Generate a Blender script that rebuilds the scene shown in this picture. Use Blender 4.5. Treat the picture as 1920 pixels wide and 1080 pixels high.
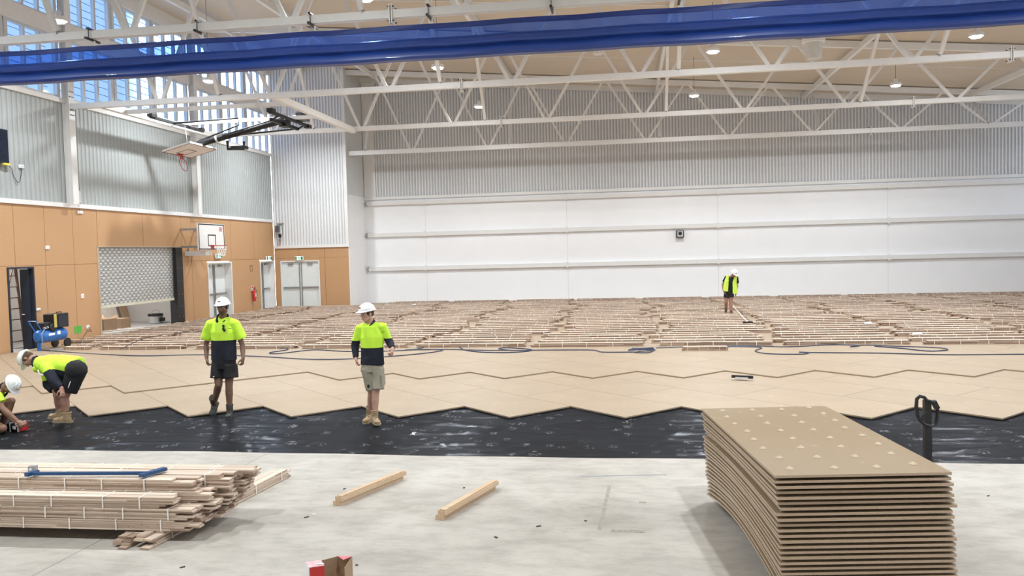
import bpy, bmesh, math, random
from mathutils import Vector, Matrix, Quaternion
for o in list(bpy.data.objects): bpy.data.objects.remove(o)
S = bpy.context.scene
COL = S.collection
PI = math.pi
random.seed(7)
RND = random.random
def U(a, b): return a + (b - a) * random.random()

# ---------------------------------------------------------------- camera
CAM_H = 2.5
FPX = 1540.0
RT = Vector((0.98978673, 0.14021813, -0.02571185))
UP = Vector((0.01921187, 0.04751459, 0.99868577))
BK = Vector((0.14125554, -0.9889799, 0.04433546))
CP = Vector((0, 0, CAM_H))
cam_d = bpy.data.cameras.new('camera')
cam_d.sensor_width = 36.0
cam_d.lens = FPX / 1920.0 * 36.0
cam_d.clip_end = 300
cam = bpy.data.objects.new('camera', cam_d)
COL.objects.link(cam)
M4 = Matrix((RT, UP, BK)).transposed().to_4x4()
M4.translation = CP
cam.matrix_world = M4
S.camera = cam

def ray(px, py): return RT * (px - 960) / FPX - UP * (py - 540) / FPX - BK
def on(px, py, ax, v):
    """point where the sight line of a photo pixel meets a real plane (measuring aid)"""
    d = ray(px, py); t = (v - CP[ax]) / d[ax]
    return CP + d * t
def atZ(px, py, z=0.0): return on(px, py, 2, z)
def atY(px, py, y): return on(px, py, 1, y)
def atX(px, py, x): return on(px, py, 0, x)

# ---------------------------------------------------------------- sky
SUN_DIR = Vector((-0.43, 0.89, 0.035)).normalized()
W = bpy.data.worlds.new('sky'); S.world = W; W.use_nodes = True
nt = W.node_tree; nt.nodes.clear()
N = nt.nodes.new
out = N('ShaderNodeOutputWorld'); bg = N('ShaderNodeBackground')
tc = N('ShaderNodeTexCoord'); dt = N('ShaderNodeVectorMath'); dt.operation = 'DOT_PRODUCT'
nrm = N('ShaderNodeVectorMath'); nrm.operation = 'NORMALIZE'
fl = N('ShaderNodeVectorMath'); fl.operation = 'MULTIPLY'; fl.inputs[1].default_value = (1, 1, .25)
nt.links.new(tc.outputs['Generated'], fl.inputs[0]); nt.links.new(fl.outputs[0], nrm.inputs[0])
nt.links.new(nrm.outputs[0], dt.inputs[0]); dt.inputs[1].default_value = SUN_DIR
rmp = N('ShaderNodeValToRGB'); nt.links.new(dt.outputs['Value'], rmp.inputs[0])
rmp.color_ramp.elements[0].position = 0.0; rmp.color_ramp.elements[0].color = (0.50, 0.60, 0.74, 1)
rmp.color_ramp.elements[1].position = 0.997; rmp.color_ramp.elements[1].color = (1.0, 1.0, 1.0, 1)
e = rmp.color_ramp.elements.new(0.9945); e.color = (0.50, 0.68, 0.98, 1)
st = N('ShaderNodeValToRGB'); nt.links.new(dt.outputs['Value'], st.inputs[0])
st.color_ramp.elements[0].position = 0.25; st.color_ramp.elements[0].color = (.28, .28, .28, 1)
st.color_ramp.elements[1].position = 0.998; st.color_ramp.elements[1].color = (1, 1, 1, 1)
for ps, vv in ((0.80, .125), (0.9945, .135), (0.9960, .5)):
    e = st.color_ramp.elements.new(ps); e.color = (vv, vv, vv, 1)
sm_ = N('ShaderNodeMath'); sm_.operation = 'MULTIPLY'; sm_.inputs[1].default_value = 6.0; nt.links.new(st.outputs[0], sm_.inputs[0])
nt.links.new(rmp.outputs[0], bg.inputs[0]); nt.links.new(sm_.outputs[0], bg.inputs[1])
nt.links.new(bg.outputs[0], out.inputs[0])

S.view_settings.view_transform = 'Standard'
S.view_settings.look = 'None'
S.view_settings.gamma = 1.0
S.view_settings.use_curve_mapping = False
S.view_settings.exposure = 0.74
LAMP_W = 210.0
# high-bay lamp grid of the hall; nearest rows unseen, added to even the light
LAMPS = [(x, y) for y in (4.0, 11.45, 18.9, 26.3, 33.7) for x in (-13.9, -6.0, 2.7, 10.3)]

# ---------------------------------------------------------------- helpers
def set_in(n, k, v):
    if k in n.inputs: n.inputs[k].default_value = v
MATS = {}
def mat(name, col, rough=0.6, metal=0.0, var=0.06, scale=6.0, bump=0.0, bscale=40.0, stretch=(1, 1, 1), emit=None, estr=0.0, alpha=1.0, obvar=0.0, spec=0.5, coat=0.0, detail=4.0, trans=0.0):
    if name in MATS: return MATS[name]
    m = bpy.data.materials.new(name); m.use_nodes = True
    t = m.node_tree; b = t.nodes['Principled BSDF']
    b.inputs['Roughness'].default_value = rough; b.inputs['Metallic'].default_value = metal
    set_in(b, 'Specular IOR Level', spec); set_in(b, 'Coat Weight', coat); set_in(b, 'Transmission Weight', trans)
    b.inputs['Alpha'].default_value = alpha
    c = t.nodes.new('ShaderNodeTexCoord'); mp = t.nodes.new('ShaderNodeMapping'); mp.inputs['Scale'].default_value = stretch
    t.links.new(c.outputs['Object'], mp.inputs[0])
    no = t.nodes.new('ShaderNodeTexNoise'); no.inputs['Scale'].default_value = scale; no.inputs['Detail'].default_value = detail
    t.links.new(mp.outputs[0], no.inputs['Vector'])
    r = t.nodes.new('ShaderNodeValToRGB'); r.color_ramp.elements[0].position = 0.32; r.color_ramp.elements[1].position = 0.68
    r.color_ramp.elements[0].color = tuple(max(0, x * (1 - var)) for x in col) + (1,)
    r.color_ramp.elements[1].color = tuple(min(1, x * (1 + var)) for x in col) + (1,)
    t.links.new(no.outputs[0], r.inputs[0])
    last = r.outputs[0]
    if obvar > 0:
        oi = t.nodes.new('ShaderNodeObjectInfo'); mr = t.nodes.new('ShaderNodeMapRange')
        mr.inputs[3].default_value = 1 - obvar; mr.inputs[4].default_value = 1 + obvar
        t.links.new(oi.outputs['Random'], mr.inputs[0])
        hs = t.nodes.new('ShaderNodeHueSaturation'); t.links.new(mr.outputs[0], hs.inputs['Value']); t.links.new(last, hs.inputs['Color']); last = hs.outputs[0]
    t.links.new(last, b.inputs['Base Color'])
    if bump > 0:
        n2 = t.nodes.new('ShaderNodeTexNoise'); n2.inputs['Scale'].default_value = bscale; t.links.new(mp.outputs[0], n2.inputs['Vector'])
        bp = t.nodes.new('ShaderNodeBump'); bp.inputs['Strength'].default_value = bump; bp.inputs['Distance'].default_value = 0.01
        t.links.new(n2.outputs[0], bp.inputs['Height']); t.links.new(bp.outputs[0], b.inputs['Normal'])
    if emit:
        set_in(b, 'Emission Color', tuple(emit) + (1,)); set_in(b, 'Emission Strength', estr)
    MATS[name] = m
    return m

class MB:
    def __init__(s): s.v = []; s.f = []; s.m = []; s.c = 0
    def mi(s, i): s.c = i; return s
    def add(s, vs, fs):
        o = len(s.v); s.v += [Vector(x) for x in vs]
        for f in fs: s.f.append([o + i for i in f]); s.m.append(s.c)
        return s
    def box(s, c, d, R=None):
        c = Vector(c); h = [x / 2 for x in d]
        vs = [Vector((x * h[0], y * h[1], z * h[2])) for x in (-1, 1) for y in (-1, 1) for z in (-1, 1)]
        if R is not None: vs = [R @ v for v in vs]
        return s.add([c + v for v in vs], [(0, 1, 3, 2), (4, 6, 7, 5), (0, 4, 5, 1), (2, 3, 7, 6), (0, 2, 6, 4), (1, 5, 7, 3)])
    def bx(s, x0, x1, y0, y1, z0, z1):
        return s.box(((x0 + x1) / 2, (y0 + y1) / 2, (z0 + z1) / 2), (abs(x1 - x0), abs(y1 - y0), abs(z1 - z0)))
    def beam(s, p, q, w, h, up=(0, 0, 1)):
        p = Vector(p); q = Vector(q); d = (q - p); L = d.length; d.normalize()
        u = Vector(up); sd = d.cross(u)
        if sd.length < 1e-4: sd = d.cross(Vector((1, 0, 0)))
        sd.normalize(); u = sd.cross(d).normalized()
        R = Matrix((d, sd, u)).transposed()
        return s.box((p + q) / 2, (L, w, h), R)
    def ring(s, c, u, v, r, n, r2=None):
        r2 = r if r2 is None else r2
        return [c + u * (r * math.cos(2 * PI * i / n)) + v * (r2 * math.sin(2 * PI * i / n)) for i in range(n)]
    def loft(s, rings, cap=True):
        n = len(rings[0]); vs = [p for r in rings for p in r]; fs = []
        for k in range(len(rings) - 1):
            for i in range(n):
                j = (i + 1) % n
                fs.append((k * n + i, k * n + j, (k + 1) * n + j, (k + 1) * n + i))
        if cap:
            fs.append(tuple(reversed(range(n)))); fs.append(tuple(range((len(rings) - 1) * n, len(rings) * n)))
        return s.add(vs, fs)
    def tube(s, p, q, r, n=10, r2=None):
        p = Vector(p); q = Vector(q); d = (q - p).normalized()
        u = d.orthogonal().normalized(); v = d.cross(u)
        return s.loft([s.ring(p, u, v, r, n), s.ring(q, u, v, r if r2 is None else r2, n)])
    def path(s, pts, r, n=8, closed=False):
        pts = [Vector(p) for p in pts]; rings = []; u = None; K = len(pts)
        for i, p in enumerate(pts):
            a = pts[i - 1] if (i > 0 or closed) else p; b = pts[(i + 1) % K] if (i < K - 1 or closed) else p
            d = (b - a).normalized()
            if u is None: u = d.orthogonal().normalized()
            u = (u - d * u.dot(d))
            if u.length < 1e-5: u = d.orthogonal()
            u.normalize(); rings.append(s.ring(p, u, d.cross(u), r, n))
        if closed: rings.append(list(rings[0])); return s.loft(rings, cap=False)
        return s.loft(rings)
    def lathe(s, prof, o=(0, 0, 0), ax=(0, 0, 1), n=20, cap=True, sq=1.0, ref=None):
        o = Vector(o); ax = Vector(ax).normalized()
        u = ax.orthogonal().normalized() if ref is None else (Vector(ref) - ax * Vector(ref).dot(ax)).normalized(); v = ax.cross(u)
        return s.loft([s.ring(o + ax * z, u, v, max(r, 1e-4), n, max(r, 1e-4) * sq) for r, z in prof], cap)
    def prism(s, poly, z0, z1):
        n = len(poly); vs = [(x, y, z0) for x, y in poly] + [(x, y, z1) for x, y in poly]
        fs = [tuple(reversed(range(n))), tuple(range(n, 2 * n))] + [(i, (i + 1) % n, n + (i + 1) % n, n + i) for i in range(n)]
        return s.add(vs, fs)
    def poly3(s, pts, d):
        """solid from a 3D outline pushed by vector d"""
        n = len(pts); pts = [Vector(p) for p in pts]; d = Vector(d)
        return s.add(pts + [p + d for p in pts], [tuple(reversed(range(n))), tuple(range(n, 2 * n))] + [(i, (i + 1) % n, n + (i + 1) % n, n + i) for i in range(n)])
    def sph(s, c, r, n=12, sq=(1, 1, 1), R=None):
        c = Vector(c); rings = []
        for k in range(n // 2 + 1):
            a = PI * k / (n // 2); z = -math.cos(a); rr = max(math.sin(a), 1e-3)
            rg = []
            for i in range(n):
                v = Vector((rr * math.cos(2 * PI * i / n) * r * sq[0], rr * math.sin(2 * PI * i / n) * r * sq[1], z * r * sq[2]))
                rg.append(c + (R @ v if R is not None else v))
            rings.append(rg)
        return s.loft(rings)
    def build(s, name, mats, parent=None, smooth=False, local=False, bevel=0.0):
        me = bpy.data.meshes.new(name)
        off = Vector((0, 0, 0))
        if parent is not None and not local:
            p = parent
            while p is not None: off += p.location; p = p.parent
        me.from_pydata([tuple(v - off) for v in s.v], [], s.f)
        if not isinstance(mats, (list, tuple)): mats = [mats]
        for m in mats: me.materials.append(m)
        for p, i in zip(me.polygons, s.m): p.material_index = min(i, len(mats) - 1); p.use_smooth = smooth
        bm = bmesh.new(); bm.from_mesh(me); bmesh.ops.recalc_face_normals(bm, faces=bm.faces)
        if bevel > 0:
            bmesh.ops.bevel(bm, geom=[e for e in bm.edges if e.calc_face_angle(0) > 0.5], offset=bevel, segments=1, affect='EDGES')
        bm.to_mesh(me); bm.free()
        if smooth and hasattr(me, 'set_sharp_from_angle'): me.set_sharp_from_angle(angle=math.radians(40))
        o = bpy.data.objects.new(name, me); COL.objects.link(o)
        if parent is not None: o.parent = parent
        return o

def tag(o, label=None, cat=None, group=None, kind=None):
    if label: o['label'] = label
    if cat: o['category'] = cat
    if group: o['group'] = group
    if kind: o['kind'] = kind
    return o
def thing(name, label, cat, loc=(0, 0, 0), rz=0.0, group=None):
    o = bpy.data.objects.new(name, None); COL.objects.link(o); o.empty_display_size = 0.1
    o.location = loc; o.rotation_euler = (0, 0, rz)
    return tag(o, label, cat, group)
def struct(mb, name, m, parent=None, smooth=False):
    o = mb.build(name, m, parent, smooth)
    if parent is None: o['kind'] = 'structure'
    return o
def dup(root, loc=None, rz=None, label=None, group=None):
    r = root.copy(); COL.objects.link(r)
    if loc is not None: r.location = loc
    if rz is not None: r.rotation_euler = (0, 0, rz)
    if label: r['label'] = label
    if group: r['group'] = group
    for ch in list(root.children):
        c = ch.copy(); COL.objects.link(c); c.parent = r
        for g in ch.children:
            d = g.copy(); COL.objects.link(d); d.parent = c
    return r
ORD = ['first', 'second', 'third', 'fourth', 'fifth', 'sixth', 'seventh', 'eighth', 'ninth', 'tenth', 'eleventh', 'twelfth']
def nth(i):
    if i < 12: return ORD[i]
    n = i + 1
    return str(n) + ('th' if 10 < n % 100 < 14 else {1: 'st', 2: 'nd', 3: 'rd'}.get(n % 10, 'th'))

# ---------------------------------------------------------------- materials
WHITE = mat('white_painted_steel', (0.80, 0.79, 0.77), 0.45, var=0.02)
WALLW = mat('white_wall_board', (0.93, 0.935, 0.945), 0.6, var=0.01, scale=1.5)
GREYW = mat('pale_grey_sheet_metal', (0.70, 0.72, 0.72), 0.45, var=0.03, scale=1.2, metal=0.0)
CORR = mat('galvanised_corrugated_metal', (0.80, 0.81, 0.82), 0.4, var=0.04, scale=0.8, metal=0.0)
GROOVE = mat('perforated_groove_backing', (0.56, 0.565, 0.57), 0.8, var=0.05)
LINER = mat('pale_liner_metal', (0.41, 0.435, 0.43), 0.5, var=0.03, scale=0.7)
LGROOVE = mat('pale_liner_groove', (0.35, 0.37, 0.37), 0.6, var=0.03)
PLY = mat('tan_wall_panel', (0.52, 0.305, 0.155), 0.55, var=0.04, scale=60, detail=2.0)
SEAM = mat('panel_seam', (0.28, 0.16, 0.09), 0.8)
CEIL = mat('beige_ceiling', (0.62, 0.535, 0.435), 0.75, var=0.03, scale=0.4)
DARKNAVY = mat('dark_navy_paint', (0.018, 0.024, 0.04), 0.5, var=0.1)
BLACK = mat('black_steel', (0.014, 0.014, 0.016), 0.45, var=0.1)
DGREY = mat('dark_grey_metal', (0.12, 0.12, 0.125), 0.4, metal=0.4)
MGREY = mat('mid_grey_metal', (0.33, 0.33, 0.33), 0.4, metal=0.5)
DOORW = mat('door_white_paint', (0.76, 0.80, 0.80), 0.4, var=0.015)
FRAMEW = mat('window_frame_grey', (0.62, 0.64, 0.66), 0.45, var=0.02)
RED = mat('red_enamel', (0.55, 0.03, 0.03), 0.35)
STRAP = mat('white_plastic_strap', (0.9, 0.87, 0.80), 0.5, var=0.02)
BLUEP = mat('blue_tank_paint', (0.03, 0.16, 0.50), 0.3, var=0.05)
PAPER = mat('white_paper', (0.88, 0.88, 0.88), 0.7, var=0.01)
GREEN = mat('exit_green', (0.01, 0.30, 0.12), 0.5, var=0.02)
CARD = mat('brown_cardboard', (0.36, 0.24, 0.15), 0.8, var=0.06)

def glass_mat():
    m = bpy.data.materials.new('window_glass'); m.use_nodes = True
    t = m.node_tree; t.nodes.clear()
    o = t.nodes.new('ShaderNodeOutputMaterial'); mx = t.nodes.new('ShaderNodeMixShader')
    tr = t.nodes.new('ShaderNodeBsdfTransparent'); tr.inputs[0].default_value = (0.80, 0.89, 1.0, 1)
    gl = t.nodes.new('ShaderNodeBsdfGlossy'); gl.inputs['Roughness'].default_value = 0.05
    mx.inputs[0].default_value = 0.05
    t.links.new(tr.outputs[0], mx.inputs[1]); t.links.new(gl.outputs[0], mx.inputs[2])
    t.links.new(mx.outputs[0], o.inputs[0]); return m
GLASS = glass_mat()

def board_mat(name, c1, c2, c3, zs=0.019, ys=0.085, xs=1.15, grain=0.5):
    """timber boards: each board length gets its own tint, with streaky grain"""
    m = bpy.data.materials.new(name); m.use_nodes = True
    t = m.node_tree; b = t.nodes['Principled BSDF']; b.inputs['Roughness'].default_value = 0.65
    L = t.links.new; nn = t.nodes.new
    c = nn('ShaderNodeTexCoord'); oi = nn('ShaderNodeObjectInfo')
    sx = nn('ShaderNodeSeparateXYZ'); L(c.outputs['Object'], sx.inputs[0])
    def M(op, a, bb):
        n = nn('ShaderNodeMath'); n.operation = op
        for i, x in enumerate((a, bb)):
            if isinstance(x, (int, float)): n.inputs[i].default_value = x
            elif x is not None: L(x, n.inputs[i])
        return n.outputs[0]
    rz = M('FLOOR', M('DIVIDE', M('ADD', sx.outputs[2], 0.0005), zs), None)
    ry = M('FLOOR', M('DIVIDE', M('ADD', sx.outputs[1], 10 * ys), ys), None)
    sh = M('ADD', M('MULTIPLY', rz, 0.37), M('MULTIPLY', ry, 0.53)); sh = M('ADD', sh, M('MULTIPLY', oi.outputs['Random'], 7.0))
    rx = M('FLOOR', M('DIVIDE', M('ADD', sx.outputs[0], sh), xs), None)
    cb = nn('ShaderNodeCombineXYZ'); L(rx, cb.inputs[0]); L(ry, cb.inputs[1]); L(M('ADD', rz, M('MULTIPLY', oi.outputs['Random'], 50.0)), cb.inputs[2])
    wn = nn('ShaderNodeTexWhiteNoise'); L(cb.outputs[0], wn.inputs[0])
    rp = nn('ShaderNodeValToRGB'); L(wn.outputs[0], rp.inputs[0])
    rp.color_ramp.elements[0].color = c1 + (1,); rp.color_ramp.elements[1].color = c3 + (1,); rp.color_ramp.elements[1].position = 0.95
    e = rp.color_ramp.elements.new(0.45); e.color = c2 + (1,)
    mp = nn('ShaderNodeMapping'); mp.inputs['Scale'].default_value = (1.2, 30, 60); L(c.outputs['Object'], mp.inputs[0])
    no = nn('ShaderNodeTexNoise'); no.inputs['Scale'].default_value = 2.2; no.inputs['Detail'].default_value = 5; L(mp.outputs[0], no.inputs['Vector'])
    r2 = nn('ShaderNodeMapRange'); L(no.outputs[0], r2.inputs[0]); r2.inputs[1].default_value = 0.3; r2.inputs[2].default_value = 0.7
    r2.inputs[3].default_value = 1 - grain * 0.4; r2.inputs[4].default_value = 1.08
    hs = nn('ShaderNodeHueSaturation'); L(rp.outputs[0], hs.inputs['Color']); L(r2.outputs[0], hs.inputs['Value'])
    L(hs.outputs[0], b.inputs['Base Color'])
    MATS[name] = m; return m
BOARD = board_mat('hardwood_flooring_boards', (0.24, 0.15, 0.105), (0.40, 0.28, 0.205), (0.56, 0.43, 0.33))
PALEB = board_mat('pale_machined_flooring_boards', (0.38, 0.255, 0.185), (0.56, 0.42, 0.325), (0.72, 0.58, 0.46))
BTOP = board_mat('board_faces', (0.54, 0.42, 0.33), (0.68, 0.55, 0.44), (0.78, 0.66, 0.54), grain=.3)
BATT = board_mat('pine_batten', (0.60, 0.42, 0.27), (0.66, 0.47, 0.31), (0.70, 0.52, 0.35), zs=0.045, ys=0.5, xs=9)

def chip_mat(name, col, speck=0.10, patch=0.07, obvar=0.035):
    m = bpy.data.materials.new(name); m.use_nodes = True
    t = m.node_tree; b = t.nodes['Principled BSDF']; b.inputs['Roughness'].default_value = 0.5
    set_in(b, 'Specular IOR Level', 0.35)
    L = t.links.new; nn = t.nodes.new
    c = nn('ShaderNodeTexCoord')
    n1 = nn('ShaderNodeTexNoise'); n1.inputs['Scale'].default_value = 220; n1.inputs['Detail'].default_value = 2; L(c.outputs['Object'], n1.inputs['Vector'])
    n2 = nn('ShaderNodeTexNoise'); n2.inputs['Scale'].default_value = 1.3; n2.inputs['Detail'].default_value = 6; n2.inputs['Roughness'].default_value = 0.65; L(c.outputs['Object'], n2.inputs['Vector'])
    def mr(i, a, bb, lo, hi):
        n = nn('ShaderNodeMapRange'); L(i, n.inputs[0]); n.inputs[1].default_value = a; n.inputs[2].default_value = bb; n.inputs[3].default_value = lo; n.inputs[4].default_value = hi; return n.outputs[0]
    oi = nn('ShaderNodeObjectInfo')
    a = mr(n1.outputs[0], 0.3, 0.7, 1 - speck, 1 + speck); bb = mr(n2.outputs[0], 0.35, 0.75, 1 - patch, 1 + patch); cc = mr(oi.outputs['Random'], 0, 1, 1 - obvar, 1 + obvar)
    m1 = nn('ShaderNodeMath'); m1.operation = 'MULTIPLY'; L(a, m1.inputs[0]); L(bb, m1.inputs[1])
    m2 = nn('ShaderNodeMath'); m2.operation = 'MULTIPLY'; L(m1.outputs[0], m2.inputs[0]); L(cc, m2.inputs[1])
    rgb = nn('ShaderNodeRGB'); rgb.outputs[0].default_value = col + (1,)
    # white glue / dust smears on some sheets
    n3 = nn('ShaderNodeTexNoise'); n3.inputs['Scale'].default_value = 3.5; n3.inputs['Detail'].default_value = 8; n3.inputs['Roughness'].default_value = 0.75; L(c.outputs['Object'], n3.inputs['Vector'])
    sm = mr(n3.outputs[0], 0.60, 0.72, 0.0, 0.35)
    mx = nn('ShaderNodeMix'); mx.data_type = 'RGBA'; L(sm, mx.inputs[0]); L(rgb.outputs[0], mx.inputs[6]); mx.inputs[7].default_value = (0.80, 0.74, 0.65, 1)
    hs = nn('ShaderNodeHueSaturation'); L(mx.outputs[2], hs.inputs['Color']); L(m2.outputs[0], hs.inputs['Value']); L(hs.outputs[0], b.inputs['Base Color'])
    MATS[name] = m; return m
CHIP = chip_mat('chipboard_sheet', (0.395, 0.300, 0.207))
CHIPS = chip_mat('stacked_chipboard_sheet', (0.330, 0.243, 0.148), speck=0.14, patch=0.03)
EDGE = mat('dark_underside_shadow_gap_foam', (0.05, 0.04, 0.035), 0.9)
# ================================================================ SETTING
XL = -16.96; Y1 = 37.75; YF = 40.33; XJ = -13.2
ZW = 4.195; ZJ = 2.451; ZS = 7.396
YA, YB, YC, YD = 16.2, 23.16, 30.55, 38.15
XR = 21.0; YN = -6.0
def roofz(x): return 10.27 - 0.0857 * x

def concrete_mat():
    m = bpy.data.materials.new('concrete_slab'); m.use_nodes = True
    t = m.node_tree; b = t.nodes['Principled BSDF']; L = t.links.new; nn = t.nodes.new
    b.inputs['Roughness'].default_value = 0.55; set_in(b, 'Specular IOR Level', 0.4)
    c = nn('ShaderNodeTexCoord')
    def noise(sc, d, r=0.6, st=(1, 1, 1)):
        mp = nn('ShaderNodeMapping'); mp.inputs['Scale'].default_value = st; L(c.outputs['Object'], mp.inputs[0])
        n = nn('ShaderNodeTexNoise'); n.inputs['Scale'].default_value = sc; n.inputs['Detail'].default_value = d; n.inputs['Roughness'].default_value = r; L(mp.outputs[0], n.inputs['Vector']); return n.outputs[0]
    r = nn('ShaderNodeValToRGB'); L(noise(0.7, 8, 0.62, (1, 1.6, 1)), r.inputs[0])
    r.color_ramp.elements[0].position = 0.30; r.color_ramp.elements[0].color = (0.375, 0.345, 0.305, 1)
    r.color_ramp.elements[1].position = 0.62; r.color_ramp.elements[1].color = (0.50, 0.468, 0.42, 1)
    r2 = nn('ShaderNodeValToRGB'); L(noise(3.0, 10, 0.7, (1, 2, 1)), r2.inputs[0])
    r2.color_ramp.elements[0].position = 0.36; r2.color_ramp.elements[0].color = (0.80, 0.79, 0.78, 1)
    r2.color_ramp.elements[1].position = 0.56; r2.color_ramp.elements[1].color = (1, 1, 1, 1)
    mx = nn('ShaderNodeMix'); mx.data_type = 'RGBA'; mx.blend_type = 'MULTIPLY'; mx.inputs[0].default_value = 1
    L(r.outputs[0], mx.inputs[6]); L(r2.outputs[0], mx.inputs[7])
    # cream trowel swirls
    r3 = nn('ShaderNodeValToRGB'); L(noise(1.7, 9, 0.75), r3.inputs[0])
    r3.color_ramp.elements[0].position = 0.60; r3.color_ramp.elements[0].color = (0, 0, 0, 1); r3.color_ramp.elements[1].position = 0.66; r3.color_ramp.elements[1].color = (0.5, 0.5, 0.5, 1)
    m2 = nn('ShaderNodeMix'); m2.data_type = 'RGBA'; L(r3.outputs[0], m2.inputs[0]); L(mx.outputs[2], m2.inputs[6]); m2.inputs[7].default_value = (0.52, 0.48, 0.41, 1)
    L(m2.outputs[2], b.inputs['Base Color'])
    bp = nn('ShaderNodeBump'); bp.inputs['Strength'].default_value = 0.12; bp.inputs['Distance'].default_value = 0.01
    L(noise(18, 5), bp.inputs['Height']); L(bp.outputs[0], b.inputs['Normal'])
    return m
CONC = concrete_mat()
mb = MB().bx(-24, 26, YN, YF + .4, -0.2, 0.0)
struct(mb, 'floor', CONC)
JOINT = mat('sawn_joint', (0.30, 0.29, 0.27), 0.9)
mb = MB()
for p, q in [((60, 1080), (500, 851)), ((640, 851), (655, 843))]:
    a = atZ(*p); b = atZ(*q)
    if (b - a).length > 0.5: mb.beam((a.x, a.y, 0.0008), (b.x, b.y, 0.0008), 0.010, 0.0016)
struct(mb, 'trim_1', JOINT)

# ---- corrugated sheet helper: profile runs along direction d, height z0..z1(x)
def corrugated(p0, d, n, length, z0, ztop, pitch, depth, wide=0.5):
    """p0 start, d along wall, n towards the room; raised ribs with recessed pans"""
    mb = MB(); p0 = Vector(p0); d = Vector(d); n = Vector(n)
    k = int(length / pitch); prof = []
    for i in range(k + 1):
        s0 = i * pitch
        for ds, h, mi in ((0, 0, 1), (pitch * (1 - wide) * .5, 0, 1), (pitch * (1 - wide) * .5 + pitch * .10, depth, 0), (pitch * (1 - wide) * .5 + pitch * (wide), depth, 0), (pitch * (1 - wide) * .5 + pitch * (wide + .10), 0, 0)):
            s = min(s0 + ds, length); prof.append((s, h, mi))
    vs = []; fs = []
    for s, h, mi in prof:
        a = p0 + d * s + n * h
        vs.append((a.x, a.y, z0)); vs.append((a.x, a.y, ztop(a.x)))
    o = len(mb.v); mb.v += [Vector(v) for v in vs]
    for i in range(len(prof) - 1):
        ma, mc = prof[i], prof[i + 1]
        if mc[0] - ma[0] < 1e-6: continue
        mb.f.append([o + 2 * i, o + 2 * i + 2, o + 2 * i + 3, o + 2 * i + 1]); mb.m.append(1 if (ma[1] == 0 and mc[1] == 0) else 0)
    return mb

# ---- left wall: tan panelling below
OPEN = [(20.45, 21.48, 0.0, 2.42), (24.42, 29.47, 0.0, 2.99), (31.32, 33.38, 0.0, 2.38), (36.14, 37.62, 0.0, 2.36)]
GAP = 0.009
def panel(mb, y0, y1, z0, z1):
    mb.mi(0).bx(XL - 0.03, XL, y0 + GAP, y1 - GAP, z0 + GAP * .6, z1 - GAP * .6)
    mb.mi(1).bx(XL - 0.10, XL - 0.012, y0, y1, z0, z1)
mb = MB()
low = [9, 10.2, 11.4, 12.6, 13.8, 15.0, 16.2, 17.4, 18.6, 19.4, 20.45, None, 21.48, 21.98, 23.25, 24.42, None, 29.47, 30.15, 31.32, None, 33.38, 36.14, None, 37.62, 37.75]
for a, b in zip(low, low[1:]):
    if a is None or b is None: continue
    panel(mb, a, b, 0.0, ZJ)
upp = [9, 10.2, 11.4, 12.6, 13.8, 15.0, 16.2, 17.4, 18.6, 19.6, 20.78, 22.0, 23.25, 24.42]
for a, b in zip(upp, upp[1:]): panel(mb, a, b, ZJ, ZW)
for a, b in [(24.42, 26.95), (26.95, 29.47)]: panel(mb, a, b, 2.99, ZW)
for a, b in [(29.47, 30.15), (30.15, 33.4), (33.4, 35.6), (35.6, 37.4), (37.4, 37.75)]: panel(mb, a, b, ZJ, ZW)
for a, b in [(31.32, 33.38), (36.14, 37.62)]: mb.mi(0).bx(XL - .1, XL, a, b, 2.40, ZJ)
mb.mi(0).bx(XL - .1, XL - .005, 20.45, 21.48, 2.42, ZJ)
struct(mb, 'wall_left', [PLY, SEAM])
# liner sheet above
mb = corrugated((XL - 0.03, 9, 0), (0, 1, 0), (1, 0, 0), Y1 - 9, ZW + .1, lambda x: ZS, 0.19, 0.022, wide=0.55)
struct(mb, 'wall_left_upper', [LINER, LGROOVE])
mb = MB().bx(XL - .06, XL + .05, 9, Y1, ZW, ZW + .13)
mb.bx(XL - .12, XL + .06, 9, Y1, ZS - .04, ZS + .10)
mb.bx(XL - .2, XL + .08, 9, Y1, 9.36, 9.84)
mb.bx(XL - .2, XL + .08, 9, Y1, 11.2, 11.75)
struct(mb, 'trim_2', WHITE)
# columns on the left wall
for i, y in enumerate((YA, YB, YC)):
    mb = MB()
    for sx in (0.0, 0.22): mb.bx(XL + sx, XL + sx + .016, y - .13, y + .13, ZW + .1, 11.6)
    mb.bx(XL, XL + .22, y - .008, y + .008, ZW + .1, 11.6)
    c = mb.build('steel_column', WHITE)
    tag(c, ['white steel column on the left wall nearest the camera, outside the frame', 'white steel column on the left wall to the left of the folded hoop', 'white steel column on the left wall behind the folded hoop'][i], 'column', 'steel columns along the left wall')
    m2 = MB()
    for z in (7.0, 7.15, 7.55, 7.7): m2.box((XL + .245, y, z), (.02, .2, .03))
    m2.build('bolt_row', DGREY, c)
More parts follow.
